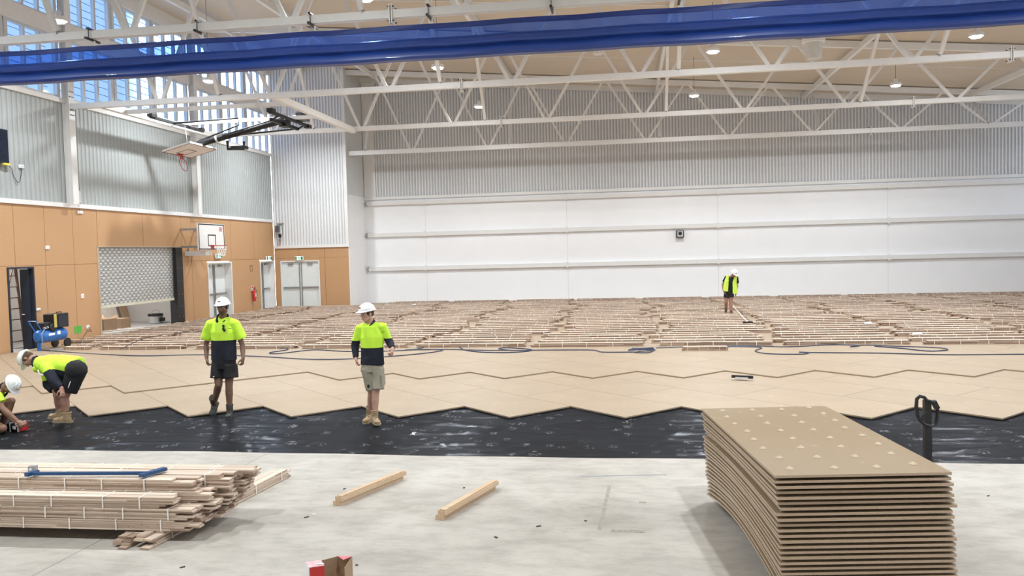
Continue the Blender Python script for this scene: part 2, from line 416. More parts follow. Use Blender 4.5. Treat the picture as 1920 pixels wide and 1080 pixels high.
# clerestory windows: four bays of three groups, two rows
nw = 0
bays = [(9.2, YA), (YA, YB), (YB, YC), (YC, Y1)]
for bi, (b0, b1) in enumerate(bays):
    g = (b1 - b0 - 0.3) / 3
    for gi in range(3):
        y0 = b0 + .15 + gi * g + .02; y1 = y0 + g - .04
        for (z0, z1) in ((ZS + .10, 9.36), (9.84, 11.2)):
            nw += 1
            w = tag(bpy.data.objects.new('window_%d' % nw, None), kind='structure'); COL.objects.link(w); w.location = (XL - .05, (y0 + y1) / 2, z0)
            fr = MB(); t = 0.07
            fr.bx(XL - .13, XL + .0, y0, y0 + .13, z0, z1); fr.bx(XL - .13, XL + .0, y1 - .13, y1, z0, z1)
            fr.bx(XL - .12, XL - .01, y0, y1, z0, z0 + t); fr.bx(XL - .12, XL - .01, y0, y1, z1 - t, z1)
            pw = (y1 - y0 - .26) / 3
            for k in (1, 2): fr.bx(XL - .12, XL - .01, y0 + .13 + pw * k - .045, y0 + .13 + pw * k + .045, z0 + t, z1 - t)
            fr.build('window_frame', FRAMEW, w)
            for k in range(3):
                ya = y0 + .13 + pw * k + (.045 if k else 0); yb = y0 + .13 + pw * (k + 1) - (.045 if k < 2 else 0)
                MB().bx(XL - .075, XL - .065, ya, yb, z0 + t, z1 - t).build('pane', GLASS, w)
            if bi < 3:
                lv = MB(); z = z0 + .12
                while z < z1:
                    lv.beam((XL - .42, y0, z), (XL - .42, y1, z), .012, .022); z += .24
                lv.build('louvre', mat('blue_grey_louvre', (0.42, 0.52, 0.66), 0.5, var=0.02), w)
# wall at the far left corner (parallel to the back wall)
mb = MB()
def pf(x0, x1, z0, z1):
    mb.mi(0).bx(x0 + GAP, x1 - GAP, Y1, Y1 + .03, z0 + GAP * .6, z1 - GAP * .6); mb.mi(1).bx(x0, x1, Y1 + .012, Y1 + .10, z0, z1)
pf(XL, -16.66, 0, ZJ); pf(-14.69, -14.42, 0, ZJ); pf(-14.42, XJ, 0, ZJ)
pf(XL, -15.7, ZJ, 2.93); pf(-15.7, -14.42, ZJ, 2.93); pf(-14.42, XJ, ZJ, 2.93)
mb.mi(0).bx(-16.66, -14.69, Y1, Y1 + .1, 2.33, ZJ)
struct(mb, 'wall_corner', [PLY, SEAM])
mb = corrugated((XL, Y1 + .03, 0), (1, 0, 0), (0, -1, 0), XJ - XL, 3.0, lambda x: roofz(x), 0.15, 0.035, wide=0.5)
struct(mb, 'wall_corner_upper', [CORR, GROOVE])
mb = MB().bx(XL, XJ + .02, Y1 - .06, Y1 + .04, 2.93, 3.06)
mb.bx(XJ - .14, XJ + .02, Y1 - .05, Y1 + .04, 3.06, 11.3)
struct(mb, 'trim_3', WHITE)
mb = MB().mi(0).bx(XJ - .02, XJ + .002, Y1 - .004, YF, 0, 5.42)
mb.mi(1).bx(XJ - .1, XJ - .005, Y1, YF, 5.42, 11.5)
struct(mb, 'wall_return', [WALLW, GREYW])
# back wall
mb = MB()
xs = [XJ - .4, -10.07, -2.96, 4.25, 11.95, XR]
for a, b in zip(xs, xs[1:]): mb.mi(0).bx(a + .005, b - .005, YF, YF + .03, 0, 5.28); mb.mi(1).bx(a, b, YF + .012, YF + .12, 0, 5.28)
struct(mb, 'wall_back', [WALLW, mat('white_wall_joint', (0.55, 0.55, 0.55), 0.8)])
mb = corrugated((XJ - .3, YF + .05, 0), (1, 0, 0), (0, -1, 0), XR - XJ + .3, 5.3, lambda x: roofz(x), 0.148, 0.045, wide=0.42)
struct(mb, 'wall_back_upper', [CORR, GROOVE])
mb = MB().bx(XJ, XR, YF - .10, YF + .04, 5.28, 5.42)
for x in [XJ + 0.02]: mb.bx(x, x + .6, YF - .03, YF + .04, 5.42, 11.4)
struct(mb, 'trim_4', WHITE)
for i, (z, nm) in enumerate(((4.987, 'uppermost'), (3.398, 'middle'), (1.689, 'lowest'))):
    t = thing('wall_rail', '%s of the three long white steel rails across the white back wall' % nm, 'rail', (XJ, YF, z), group='rails across the back wall')
    mb = MB(); y = YF - .14
    mb.bx(XJ + .15, XR, y - .008, y + .008, z, z + .20); mb.bx(XJ + .15, XR, y, YF - .001, z, z + .012); mb.bx(XJ + .15, XR, y, YF - .001, z + .19, z + .2)
    mb.build('channel', WHITE, t)
    MB().bx(XJ + .11, XJ + .15, y - .02, YF, z - .02, z + .22).build('end_cap', MGREY, t)
    for x in xs[1:-1]:
        MB().bx(x - .06, x + .06, y - .035, y - .009, z - .03, z + .24).bx(x - .03, x + .03, y - .03, YF - .002, z - .05, z - .001).build('bracket', WHITE, t)

# ceiling
mb = MB()
x0, x1 = XL - .3, XR
mb.poly3([(x0, YN, roofz(x0)), (x1, YN, roofz(x1)), (x1, YF + .2, roofz(x1)), (x0, YF + .2, roofz(x0))], (0, 0, .12))
struct(mb, 'ceiling', CEIL)
mb = MB()
for y in [9.6, 13, 19.6, 22, 26.8, 34.2]:
    mb.beam((x0 + .3, y, roofz(x0 + .3) - .012), (x1, y, roofz(x1) - .012), .05, .02)
struct(mb, 'trim_5', WHITE)
# eaves strip closing the roof over the back wall
struct(MB().beam((XJ - .2, YF - .09, roofz(XJ - .2) - .12), (XR, YF - .09, roofz(XR) - .12), .14, .24), 'trim_6', WHITE)
# right-hand side of the hall, outside the picture: wall below, open clerestory above
struct(MB().bx(XR, XR + .15, YN, YF + .2, 0, 5.0), 'wall_right', WALLW)
struct(MB().bx(XL - .2, XR, YN - .15, YN, 0, 11.8), 'wall_front', WALLW)
struct(MB().bx(XL - .15, XL - .05, YN, 9.0, 0, 11.8), 'wall_left_near', LINER)

# ---- doors
def double_door(n, o, ax, nrm, wd, zt, depth, hinge_light=True):
    """o: left jamb foot as seen from the hall, ax: along the wall, nrm: into the hall"""
    o = Vector(o); ax = Vector(ax); nr = Vector(nrm)
    d = tag(bpy.data.objects.new('door_%d' % n, None), kind='structure'); COL.objects.link(d); d.location = o
    fr = MB(); t = .06
    def bb(mb, a0, a1, n0, n1, z0, z1):
        p = o + ax * ((a0 + a1) / 2) + nr * ((n0 + n1) / 2); R = Matrix((ax, nr, ax.cross(nr))).transposed()
        mb.box((p.x, p.y, (z0 + z1) / 2), (abs(a1 - a0), abs(n1 - n0), z1 - z0), R); return mb
    bb(fr, 0, t, -depth, .025, 0, zt); bb(fr, wd - t, wd, -depth, .025, 0, zt); bb(fr, t, wd - t, -depth, .025, zt - t, zt)
    fr.build('door_frame', WHITE, d)
    mid = wd / 2
    for (a0, a1, side) in ((t + .005, mid - .006, 1), (mid + .006, wd - t - .005, -1)):
        lf = bb(MB(), a0, a1, -depth, -depth + .045, .01, zt - t - .01).build('door_leaf', DOORW, d)
        bb(MB(), a0 + .05, a1 - .03, -depth + .075, -depth + .12, 1.0, 1.07).build('push_bar', MGREY, lf)
        e = a1 - .07 if side == 1 else a0 + .03
        bb(MB(), e, e + .04, -depth + .05, -depth + .08, .05, zt - .12).build('latch_rod', MGREY, lf)
        bb(MB(), (a0 + a1) / 2 - .15 * side, (a0 + a1) / 2 + .1 * side, -depth + .05, -depth + .11, zt - .2, zt - .12).build('door_closer', MGREY, lf)
    bb(MB(), 0.0, wd, -depth - .06, -depth - .01, 0, zt).build('outer_seal', DGREY, d)
double_door(1, (XL, 31.32, 0), (0, 1, 0), (1, 0, 0), 2.06, 2.38, .34)
double_door(2, (XL, 36.14, 0), (0, 1, 0), (1, 0, 0), 1.48, 2.36, .30)
double_door(3, (-16.66, Y1, 0), (1, 0, 0), (0, -1, 0), 1.97, 2.33, .10)

# ---- room behind the roller shutter and its light
ROOMG = mat('store_room_grey', (0.50, 0.48, 0.46), 0.7, var=0.02)
ROOMF = mat('store_room_dusty_floor', (0.33, 0.32, 0.31), 0.8, var=0.15, scale=2.5)
mb = MB(); mb.bx(-21.1, -21.0, 23.9, 31.2, 0, 3.3).bx(-21, XL - .1, 23.9, 24.0, 0, 3.3).bx(-21, XL - .34, 31.1, 31.2, 0, 3.3).bx(-21, XL - .1, 23.9, 31.2, 3.3, 3.4)
struct(mb, 'wall_store', ROOMG)
struct(MB().bx(-21, XL - .02, 24, 31.1, 0.0, .02), 'floor_store', ROOMF)
mb = MB(); mb.bx(-20.1, -20.0, 18.6, 23.8, 0, 3.3).bx(-20, XL - .1, 18.6, 18.7, 0, 3.3).bx(-20, XL - .1, 23.7, 23.8, 0, 3.3).bx(-20, XL - .1, 18.6, 23.8, 3.3, 3.4)
struct(mb, 'wall_side_room', ROOMG)
struct(MB().bx(-20, XL - .02, 18.7, 23.7, 0.0, .02), 'floor_side_room', ROOMF)
def batten_light(x, y, z, label, pw):
    t = thing('ceiling_batten_light', label, 'light', (x, y, z))
    MB().bx(x - .12, x + .12, y - .6, y + .6, z, z + .06).build('housing', WHITE, t)
    MB().bx(x - .09, x + .09, y - .57, y + .57, z - .03, z - .001).build('diffuser', mat('lit_diffuser_small', (1, 1, 1), emit=(1, .97, .92), estr=6), t)
    l = bpy.data.lights.new('tube', 'AREA'); l.shape = 'RECTANGLE'; l.size = .2; l.size_y = 1.1; l.energy = pw; l.color = (1, .97, .93)
    lo = bpy.data.objects.new('tube_light', l); COL.objects.link(lo); lo.location = (0, 0, -.05); lo.parent = t
batten_light(-18.6, 27.4, 3.22, 'white batten light on the ceiling of the store room behind the shutter', 110)
batten_light(-18.4, 21.4, 3.22, 'white batten light on the ceiling of the room with the ladder', 60)
# dark framed doorway with dark door leaf
d = tag(bpy.data.objects.new('door_4', None), kind='structure'); COL.objects.link(d); d.location = (XL, 20.45, 0)
mb = MB().bx(XL - .16, XL + .015, 20.45, 20.51, 0, 2.42).bx(XL - .16, XL + .015, 21.43, 21.48, 0, 2.42).bx(XL - .16, XL + .015, 20.51, 21.43, 2.37, 2.42)
mb.build('door_frame', DARKNAVY, d)
lf = MB().beam((XL - .10, 21.42, 1.18), (XL - .37, 21.40, 1.18), .05, 2.34).build('door_leaf', DARKNAVY, d)
MB().tube((XL - .34, 21.36, 1.05), (XL - .26, 21.36, 1.05), .012).build('door_handle', MGREY, lf)
# ---- roller shutter
def shutter_mat():
    m = bpy.data.materials.new('perforated_shutter_slats'); m.use_nodes = True
    t = m.node_tree; b = t.nodes['Principled BSDF']; L = t.links.new; nn = t.nodes.new
    b.inputs['Roughness'].default_value = 0.35; b.inputs['Metallic'].default_value = 0.3
    c = nn('ShaderNodeTexCoord'); s = nn('ShaderNodeSeparateXYZ'); L(c.outputs['Object'], s.inputs[0])
    def M(op, a, bb=None):
        n = nn('ShaderNodeMath'); n.operation = op
        for i, x in enumerate((a, bb)):
            if isinstance(x, (int, float)): n.inputs[i].default_value = x
            elif x is not None: L(x, n.inputs[i])
        return n.outputs[0]
    zz = M('DIVIDE', M('SUBTRACT', s.outputs[2], zb_ + .05), .095); row = M('FLOOR', zz); fz = M('FRACT', zz)
    u = M('FRACT', M('ADD', M('DIVIDE', s.outputs[1], .25), M('MULTIPLY', row, .5)))
    inz = M('MULTIPLY', M('GREATER_THAN', fz, .32), M('LESS_THAN', fz, .62))
    white = M('MULTIPLY', inz, M('MULTIPLY', M('GREATER_THAN', u, .08), M('LESS_THAN', u, .50)))
    dark = M('MULTIPLY', inz, M('MULTIPLY', M('GREATER_THAN', u, .56), M('LESS_THAN', u, .90)))
    gap = M('LESS_THAN', fz, .12)
    def mx(f, a, col):
        n = nn('ShaderNodeMix'); n.data_type = 'RGBA'; L(f, n.inputs[0])
        if isinstance(a, tuple): n.inputs[6].default_value = a
        else: L(a, n.inputs[6])
        n.inputs[7].default_value = col; return n.outputs[2]
    o1 = mx(white, (.58, .59, .58, 1), (.95, .95, .93, 1)); o2 = mx(dark, o1, (.20, .20, .20, 1)); o3 = mx(gap, o2, (.40, .41, .41, 1))
    L(o3, b.inputs['Base Color']); return m
zb_ = 1.02
t = thing('roller_shutter', 'half-raised grey perforated roller shutter in the tan left wall', 'shutter', (XL - .12, 24.42, 0))
mb = MB(); z = 1.0; zb = 1.02
prof = []
k = 0
z = zb + .05
while z < 3.0:
    prof += [(-.16, z), (-.14, z + .02), (-.14, z + .075), (-.16, z + .093)]; z += .095
vs = []; fs = []
for x, zz in prof: vs += [(XL + x, 24.46, min(zz, 3.0)), (XL + x, 28.98, min(zz, 3.0))]
for i in range(len(prof) - 1): fs.append((2 * i, 2 * i + 1, 2 * i + 3, 2 * i + 2))
mb.add(vs, fs)
mb.build('shutter_curtain', shutter_mat(), t)
MB().bx(XL - .18, XL - .11, 24.46, 28.98, zb - .03, zb + .06).build('bottom_bar', mat('cream_bar', (0.78, 0.76, 0.62), .5), t)
g = MB().bx(XL - .30, XL + .012, 29.0, 29.46, 0, 2.98).build('guide_post', BLACK, t)
mb = MB()
for z in (.35, .75, 1.2, 1.7, 2.2): mb.box((XL + .016, 29.1, z), (.008, .03, .03)).box((XL + .016, 29.34, z), (.008, .03, .03))
mb.build('guide_bolt', MGREY, g)
MB().bx(XL - .02, XL + .012, 24.36, 24.43, 0, 3.0).bx(XL - .02, XL + .012, 24.36, 29.5, 2.985, 3.03).build('shutter_trim', mat('tan_edge_trim', (0.50, 0.38, 0.27), .6), t)
MB().bx(XL - .2, XL - .1, 24.43, 24.47, 0, 2.98).build('guide_rail', MGREY, t)
# ================================================================ ROOF STEEL
def truss(y, zc, x0, x1, nodes, label, yoff_top=0.0, brace=None, sp=(-4.6, 9.9), cw=.16, ch=.16):
    t = thing('roof_truss', label, 'truss', (x0, y, zc), group='white roof trusses')
    MB().beam((x0, y, zc), (x1, y, zc), cw, ch).build('bottom_chord', WHITE, t)
    top = lambda x: roofz(x) - .16
    MB().beam((x0, y, top(x0)), (x1, y, top(x1)), .18, .22).build('top_chord', WHITE, t)
    step = nodes[1] - nodes[0]
    for n in nodes:
        for s in (-1, 1):
            xt = n + s * step / 2 * .93
            if not (x0 - .2 < xt < x1 + .2) or not (x0 - .1 < n < x1): continue
            MB().beam((n + s * .09, y, zc + .06), (xt, y, top(xt) - .08), .09, .09).build('diagonal', WHITE, t)
    for x in sp:
        if x0 < x < x1:
            p = MB().bx(x - .035, x - .012, y - .13, y + .13, zc - .19, zc + .19).bx(x + .012, x + .035, y - .13, y + .13, zc - .19, zc + .19).build('splice_plate', WHITE, t)
            for dz in (-.14, .14):
                for dy in (-.1, .1): MB().tube((x - .07, y + dy, zc + dz), (x + .07, y + dy, zc + dz), .016, 6).build('bolt', DGREY, p)
    if brace:
        for bx, dy in brace:
            yb = y + dy
            o = MB().beam((bx, y + (.1 if dy > 0 else -.1), zc + .12), (bx, yb, roofz(bx) - .28), .10, .10, up=(1, 0, 0)).build('fly_brace', WHITE, t)
            MB().box((bx, y, zc + .10), (.02, .22, .10)).build('brace_cleat', MGREY, o)
    return t
bxs = [-11.9, -5.2, 1.45, 8.15, 14.8]
truss(YA, 7.30, XL + .2, XR, [-10.3 + 3.55 * k for k in range(-1, 9)], 'roof truss nearest the camera, carrying the blue curtain', brace=[(b, -2.0) for b in bxs])
truss(YB, 7.26, XL + .2, XR, [-10.27 + 3.55 * k for k in range(-1, 9)], 'roof truss just behind the blue curtain, meeting the left column', brace=[(b, -2.2) for b in bxs])
truss(YC, 7.34, XL + .2, XR, [-10.0 + 3.55 * k for k in range(-1, 9)], 'third roof truss, behind the folded basketball hoop', brace=[(b, -2.2) for b in bxs])
truss(YD, 7.39, XJ, XR, [-10.05 + 3.65 * k for k in range(0, 9)], 'farthest roof truss, just in front of the back wall', brace=[(b * 1.04, 1.5) for b in bxs], sp=(-4.5, 10.6), cw=.2, ch=.2)
for i, x in enumerate(bxs + [-15.2]):
    z = roofz(x) - .24
    o = MB().beam((x, YN + 1, z), (x, YF - .2, z), .12, .2).build('roof_purlin', WHITE)
    tag(o, 'white roof beam running towards the back wall, %s' % ['above the folded hoop', 'first right of the folded hoop', 'above the middle of the hall', 'above the stacked sheets', 'at the right edge', 'beside the high windows'][i], 'beam', 'long roof beams')

# ---- high-bay lamps
LENS = mat('lit_lamp_lens', (1, 1, 1), emit=(1.0, .98, .95), estr=55)
names = {18.9: 'nearest visible', 26.3: 'middle', 33.7: 'far'}
colm = {-13.9: 'at the left by the windows', -6.0: 'left of centre', 2.7: 'right of centre', 10.3: 'at the right'}
def bay_lamp(x, y, label):
    zt = roofz(x) - .02; z = 8.5
    t = thing('high_bay_lamp', label, 'lamp', (x, y, z), group='hanging high-bay lamps')
    MB().tube((x, y, z + .25), (x, y, zt), .008, 6).build('hanging_wire', DGREY, t)
    MB().lathe([(.05, .25), (.07, .24), (.075, .12), (.20, .10), (.21, .02), (.20, 0.0)], (x, y, z), n=20).build('housing', WHITE, t, True)
    MB().lathe([(.14, -.035), (.15, -.005)], (x, y, z), n=20).build('lens', LENS, t)
    l = bpy.data.lights.new('high_bay', 'AREA'); l.shape = 'DISK'; l.size = .36; l.energy = LAMP_W; l.color = (.90, .96, 1.0); l.spread = math.radians(165)
    lo = bpy.data.objects.new('lamp_light', l); COL.objects.link(lo); lo.location = (0, 0, -.045); lo.parent = t
for x, y in LAMPS:
    if y in names: bay_lamp(x, y, 'white high-bay lamp on a wire, %s row, %s' % (names[y], colm[x]))
    else: bay_lamp(x, y, 'added high-bay lamp outside the picture, %s, above %s' % (colm[x], {4.0: 'the bare slab', 11.45: 'the plastic sheet'}[y]))

# ---- blue divider curtain under the near truss
BLUE = mat('royal_blue_curtain_vinyl', (0.015, 0.052, 0.26), 0.42, var=0.10, scale=3, stretch=(.6, 1, 4), coat=.15)
BLUED = mat('navy_curtain_hem', (0.012, 0.035, 0.20), 0.45, var=0.05)
def net_mat():
    m = bpy.data.materials.new('blue_curtain_mesh'); m.use_nodes = True
    t = m.node_tree; t.nodes.clear(); L = t.links.new; nn = t.nodes.new
    o = nn('ShaderNodeOutputMaterial'); mx = nn('ShaderNodeMixShader'); tr = nn('ShaderNodeBsdfTransparent'); df = nn('ShaderNodeBsdfDiffuse')
    tr.inputs[0].default_value = (.62, .76, 1, 1); df.inputs[0].default_value = (0.03, 0.12, 0.55, 1)
    c = nn('ShaderNodeTexCoord'); n = nn('ShaderNodeTexNoise'); n.inputs['Scale'].default_value = 3; L(c.outputs['Object'], n.inputs['Vector'])
    r = nn('ShaderNodeMapRange'); L(n.outputs[0], r.inputs[0]); r.inputs[3].default_value = .28; r.inputs[4].default_value = .42
    L(r.outputs[0], mx.inputs[0]); L(tr.outputs[0], mx.inputs[1]); L(df.outputs[0], mx.inputs[2]); L(mx.outputs[0], o.inputs[0]); return m
t = thing('divider_curtain', 'royal blue divider curtain rolled up beneath the nearest white truss', 'curtain', (-2, YA, 6.4))
xa, xb = XL + .6, XR - .3
def sheet_x(prof, m, name, par, smooth=True, th=None):
    mb = MB(); nseg = 60; vs = []; fs = []; K = len(prof)
    for i in range(nseg + 1):
        x = xa + (xb - xa) * i / nseg
        for j, (y, z) in enumerate(prof):
            vs.append((x, YA + y + .012 * math.sin(i * 2.3 + j), z + .008 * math.sin(i * 1.7) + .00 * j))
    for i in range(nseg):
        for j in range(K): fs.append((i * K + j, i * K + (j + 1) % K, (i + 1) * K + (j + 1) % K, (i + 1) * K + j))
    fs.append(tuple(range(K))); fs.append(tuple(nseg * K + j for j in reversed(range(K))))
    mb.add(vs, fs); return mb.build(name, m, par, smooth)
sheet_x([(-.02, 7.07), (.02, 7.07), (.02, 6.975), (-.02, 6.975)], BLUED, 'top_hem', t, False)
sheet_x([(-.004, 6.98), (.004, 6.98), (.004, 6.74), (-.004, 6.74)], net_mat(), 'mesh_strip', t, False)
body = [(y_, z_ - .02) for y_, z_ in [(.0, 6.82), (-.09, 6.775), (-.16, 6.72), (-.19, 6.66), (-.17, 6.615), (-.10, 6.59), (-.085, 6.575), (-.12, 6.55), (-.155, 6.50), (-.16, 6.43), (-.12, 6.385), (.05, 6.38), (.12, 6.45), (.14, 6.6), (.10, 6.74)]]
sheet_x(body, BLUE, 'rolled_fabric', t, True)
for i in range(13):
    x = -11.15 - 2.44 + 2.44 * i
    c = MB().beam((x, YA - .24, 7.195), (x, YA + .24, 7.195), .045, .04).box((x, YA - .12, 7.30), (.014, .014, .24)).box((x, YA + .12, 7.30), (.014, .014, .24)).beam((x, YA - .17, 7.405), (x, YA + .17, 7.405), .045, .035).build('clamp', BLACK, t)
    ch = MB()
    for k in range(4): ch.lathe([(.012, -.018), (.02, 0), (.012, .018)], (x + .05, YA, 7.16 - .03 * k), n=6)
    ch.build('hanging_chain', WHITE, c)

# ---- white support frame of the ceiling hoop, fixed between the second and third truss
t = thing('hoop_support_frame', 'white steel frame between two trusses that carries the folded hoop', 'frame', (-13, 26.6, 7.3))
yb0, yb1 = YB + .1, YC - .1
for x in (-15.75, -10.3): MB().beam((x, yb0, 7.27), (x, yb1, 7.27), .16, .20).build('side_beam', WHITE, t)
for y in (24.35, 26.9): MB().beam((-15.66, y, 7.24), (-10.39, y, 7.24), .12, .12).build('cross_beam', WHITE, t)

HY = 26.6
t = thing('ceiling_basketball_hoop', 'folded ceiling-hung basketball hoop with black mast and red ring', 'basketball hoop', (-15.0, HY, 6.3))
A = Vector((-15.35, HY, 6.11)); dd = Vector((1.05, 0, .27)).normalized(); nb = Vector((.25, 0, -.968)).normalized(); yy = Vector((0, 1, 0))
R = Matrix((dd, yy, -nb)).transposed()
BB = mat('white_backboard', (0.80, 0.74, 0.70), .45, var=.02)
bo = MB().box(A + dd * .525 - nb * .02, (1.05, 1.8, .04), R).build('backboard', BB, t)
ln = MB(); f = .0015
def bl(a0, a1, y0, y1): ln.box(A + dd * ((a0 + a1) / 2) + yy * ((y0 + y1) / 2) + nb * f, (abs(a1 - a0), abs(y1 - y0), .004), R)
bl(.0, .04, -.9, .9); bl(1.01, 1.05, -.9, .9); bl(0, 1.05, -.9, -.86); bl(0, 1.05, .86, .9)
bl(.14, .18, -.3, .3); bl(.57, .61, -.3, .3); bl(.14, .61, -.3, -.26); bl(.14, .61, .26, .3)
ln.build('board_marking', mat('dark_red_line', (0.10, 0.03, 0.03), .5), bo)
MB().box(A + dd * .525 - nb * .055, (1.03, 1.78, .03), R).build('board_back_frame', WHITE, bo)
rc = A + dd * .15 + nb * .385
pts = [rc + nb * (.225 * math.cos(a)) + yy * (.225 * math.sin(a)) for a in [2 * PI * i / 28 for i in range(28)]]
rg = MB().path(pts, .012, 8, closed=True).build('ring', RED, t, True)
MB().box(A + dd * .12 + nb * .02, (.14, .2, .03), R).beam(A + dd * .15 + nb * .02 + yy * .07, rc - nb * .2 + yy * .06, .03, .03).beam(A + dd * .15 + nb * .02 - yy * .07, rc - nb * .2 - yy * .06, .03, .03).build('ring_bracket', RED, rg)
mc = A + dd * .45 - nb * .12; pv = Vector((-11.45, HY, 7.12))
MB().tube(A + dd * .2 - nb * .16, pv, .105, 12).build('mast', BLACK, t, True)
MB().tube(A + dd * .05 - nb * .28 + yy * .2, mc.lerp(pv, .25) - nb * .1 + yy * .12, .045, 8).tube(A + dd * .05 - nb * .14 - yy * .3, A + dd * .05 - nb * .14 + yy * .3, .03, 8).build('board_yoke', BLACK, t)
for u in (.08, .36): 
    q = (A + dd * .2 - nb * .16).lerp(pv, u); MB().tube(q - dd * .03, q + dd * .03, .125, 12).build('mast_collar', WHITE, t)
MB().path([mc.lerp(pv, .42) + Vector((0, 0, -.14)), mc.lerp(pv, .42) + Vector((0, 0, -.42)), mc.lerp(pv, .50) + Vector((.3, 0, -.50)), mc.lerp(pv, .56) + Vector((.1, 0, -.3))], .05, 8).box(mc.lerp(pv, .5) + Vector((.15, 0, -.46)), (.5, .28, .1)).build('height_adjuster', BLACK, t)
MB().beam((-15.1, 24.7, 7.12), (-15.1, 28.0, 7.12), .09, .09).box((-15.1, 24.8, 7.17), (.18, .3, .1)).box((-15.1, 27.9, 7.17), (.14, .2, .1)).build('rear_hanger', BLACK, t)
MB().beam((-11.15, 24.9, 7.12), (-11.15, 28.1, 7.12), .09, .09).box((-11.15, 25.0, 7.17), (.18, .3, .12)).box((-11.15, 28.0, 7.1), (.2, .25, .12)).build('front_hanger', BLACK, t)
MB().beam((-11.4, HY - 1.1, 6.98), (-11.4, HY + 1.1, 6.98), .09, .1).box((-11.4, HY, 7.0), (.25, .4, .22)).build('pivot_bar', BLACK, t)
for s in (-1, 1):
    MB().beam((-11.15, HY + s * 1.05, 7.1), (-11.4, HY + s * 1.05, 6.95), .05, .05).build('pivot_arm', BLACK, t)
    MB().tube((-11.45, HY + s * 1.0, 6.97), mc.lerp(pv, .38) + yy * (s * .08) + Vector((0, 0, .06)), .028, 8).build('side_strut', BLACK, t)
MB().path([Vector((-15.05, HY - .6, 7.1)), Vector((-12.9, HY - .3, 7.22)), Vector((-13.0, HY - .1, 7.02)), mc.lerp(pv, .1) + Vector((0, 0, .12))], .03, 8).build('folding_brace', BLACK, t)
MB().tube((-15.0, HY, 7.1), A + dd * .3 - nb * .1 + yy * .3, .006, 6).build('lift_cable', WHITE, t)
mt = MB().box((-11.0, 27.2, 7.30), (.34, .42, .26)).tube((-11.0, 26.9, 7.3), (-11.0, 27.55, 7.3), .11, 12).box((-10.8, 27.2, 7.42), (.16, .2, .12)).build('winch_motor', DGREY, t)

# ---- wall hoop on the left wall
HWY = 31.75
t = thing('wall_basketball_hoop', 'white wall-mounted basketball hoop with red ring and short net above the door', 'basketball hoop', (XL + .7, HWY, 2.9))
XB = XL + 1.0
p0 = atX(373, 470, XB); p1 = atX(422, 470, XB); ya, yb = p0.y, p1.y
zt = atX(373, 418, XB).z; zbm = atX(375, 469, XB).z
yc = (ya + yb) / 2
bo = MB().bx(XB - .05, XB, ya, yb, zbm, zt).build('backboard', mat('white_backboard_face', (0.86, 0.86, 0.85), .4, var=.01), t)
ln = MB()
def wl(y0, y1, z0, z1): ln.bx(XB, XB + .004, y0, y1, z0, z1)
e = .035
wl(ya + .02, yb - .02, zt - .06, zt - .02); wl(ya + .02, yb - .02, zbm + .02, zbm + .06); wl(ya + .02, ya + .07, zbm, zt - .02); wl(yb - .07, yb - .02, zbm + .02, zt - .02)
wl(yc - .30, yc + .30, zbm + .56, zbm + .60); wl(yc - .30, yc - .25, zbm + .15, zbm + .6); wl(yc + .25, yc + .3, zbm + .15, zbm + .6); wl(yc - .3, yc + .3, zbm + .15, zbm + .19)
ln.build('board_marking', BLACK, bo)
lg = MB().bx(XB + .001, XB + .004, yb - .42, yb - .14, zt - .16, zt - .13).bx(XB + .001, XB + .004, yb - .40, yb - .30, zt - .25, zt - .19).bx(XB + .001, XB + .004, yb - .27, yb - .20, zt - .25, zt - .19).bx(XB + .001, XB + .004, yb - .4, yb - .18, zt - .29, zt - .27)
lg.build('red_printing', RED, bo)
rz = zbm + .17; rc = Vector((XB + .38, yc, rz))
rg = MB().path([rc + Vector((.225 * math.cos(a), .225 * math.sin(a), 0)) for a in [2 * PI * i / 28 for i in range(28)]], .014, 8, closed=True).build('ring', RED, t, True)
MB().bx(XB + .004, XB + .03, yc - .1, yc + .1, rz - .12, rz + .03).bx(XB + .004, XB + .17, yc - .07, yc + .07, rz - .02, rz + .01).build('ring_bracket', RED, rg)
nt_ = MB()
for k in range(12):
    a = 2 * PI * k / 12
    for s in (1, -1):
        pp = []
        for j in range(6):
            u = j / 5; r = .22 - .10 * u ** .7; aa = a + s * u * 1.05
            pp.append(rc + Vector((r * math.cos(aa), r * math.sin(aa), -.42 * u)))
        nt_.path(pp, .006, 4)
nt_.build('net', PAPER, rg)
MB().bx(XL + .0, XB - .05, yc - .55, yc - .47, zt - .25, zt - .17).build('wall_arm', MGREY, t)
for (a_, b_) in ((yc + .47, zt - .25), (yc - .55, zbm + .1), (yc + .47, zbm + .1)): MB().bx(XL, XB - .05, a_, a_ + .08, b_, b_ + .08).build('wall_arm', MGREY, t)
MB().bx(XL + .05, XB - .1, yc - .35, yc + .15, zbm - .2, zbm - .03).build('winding_box', WHITE, t)

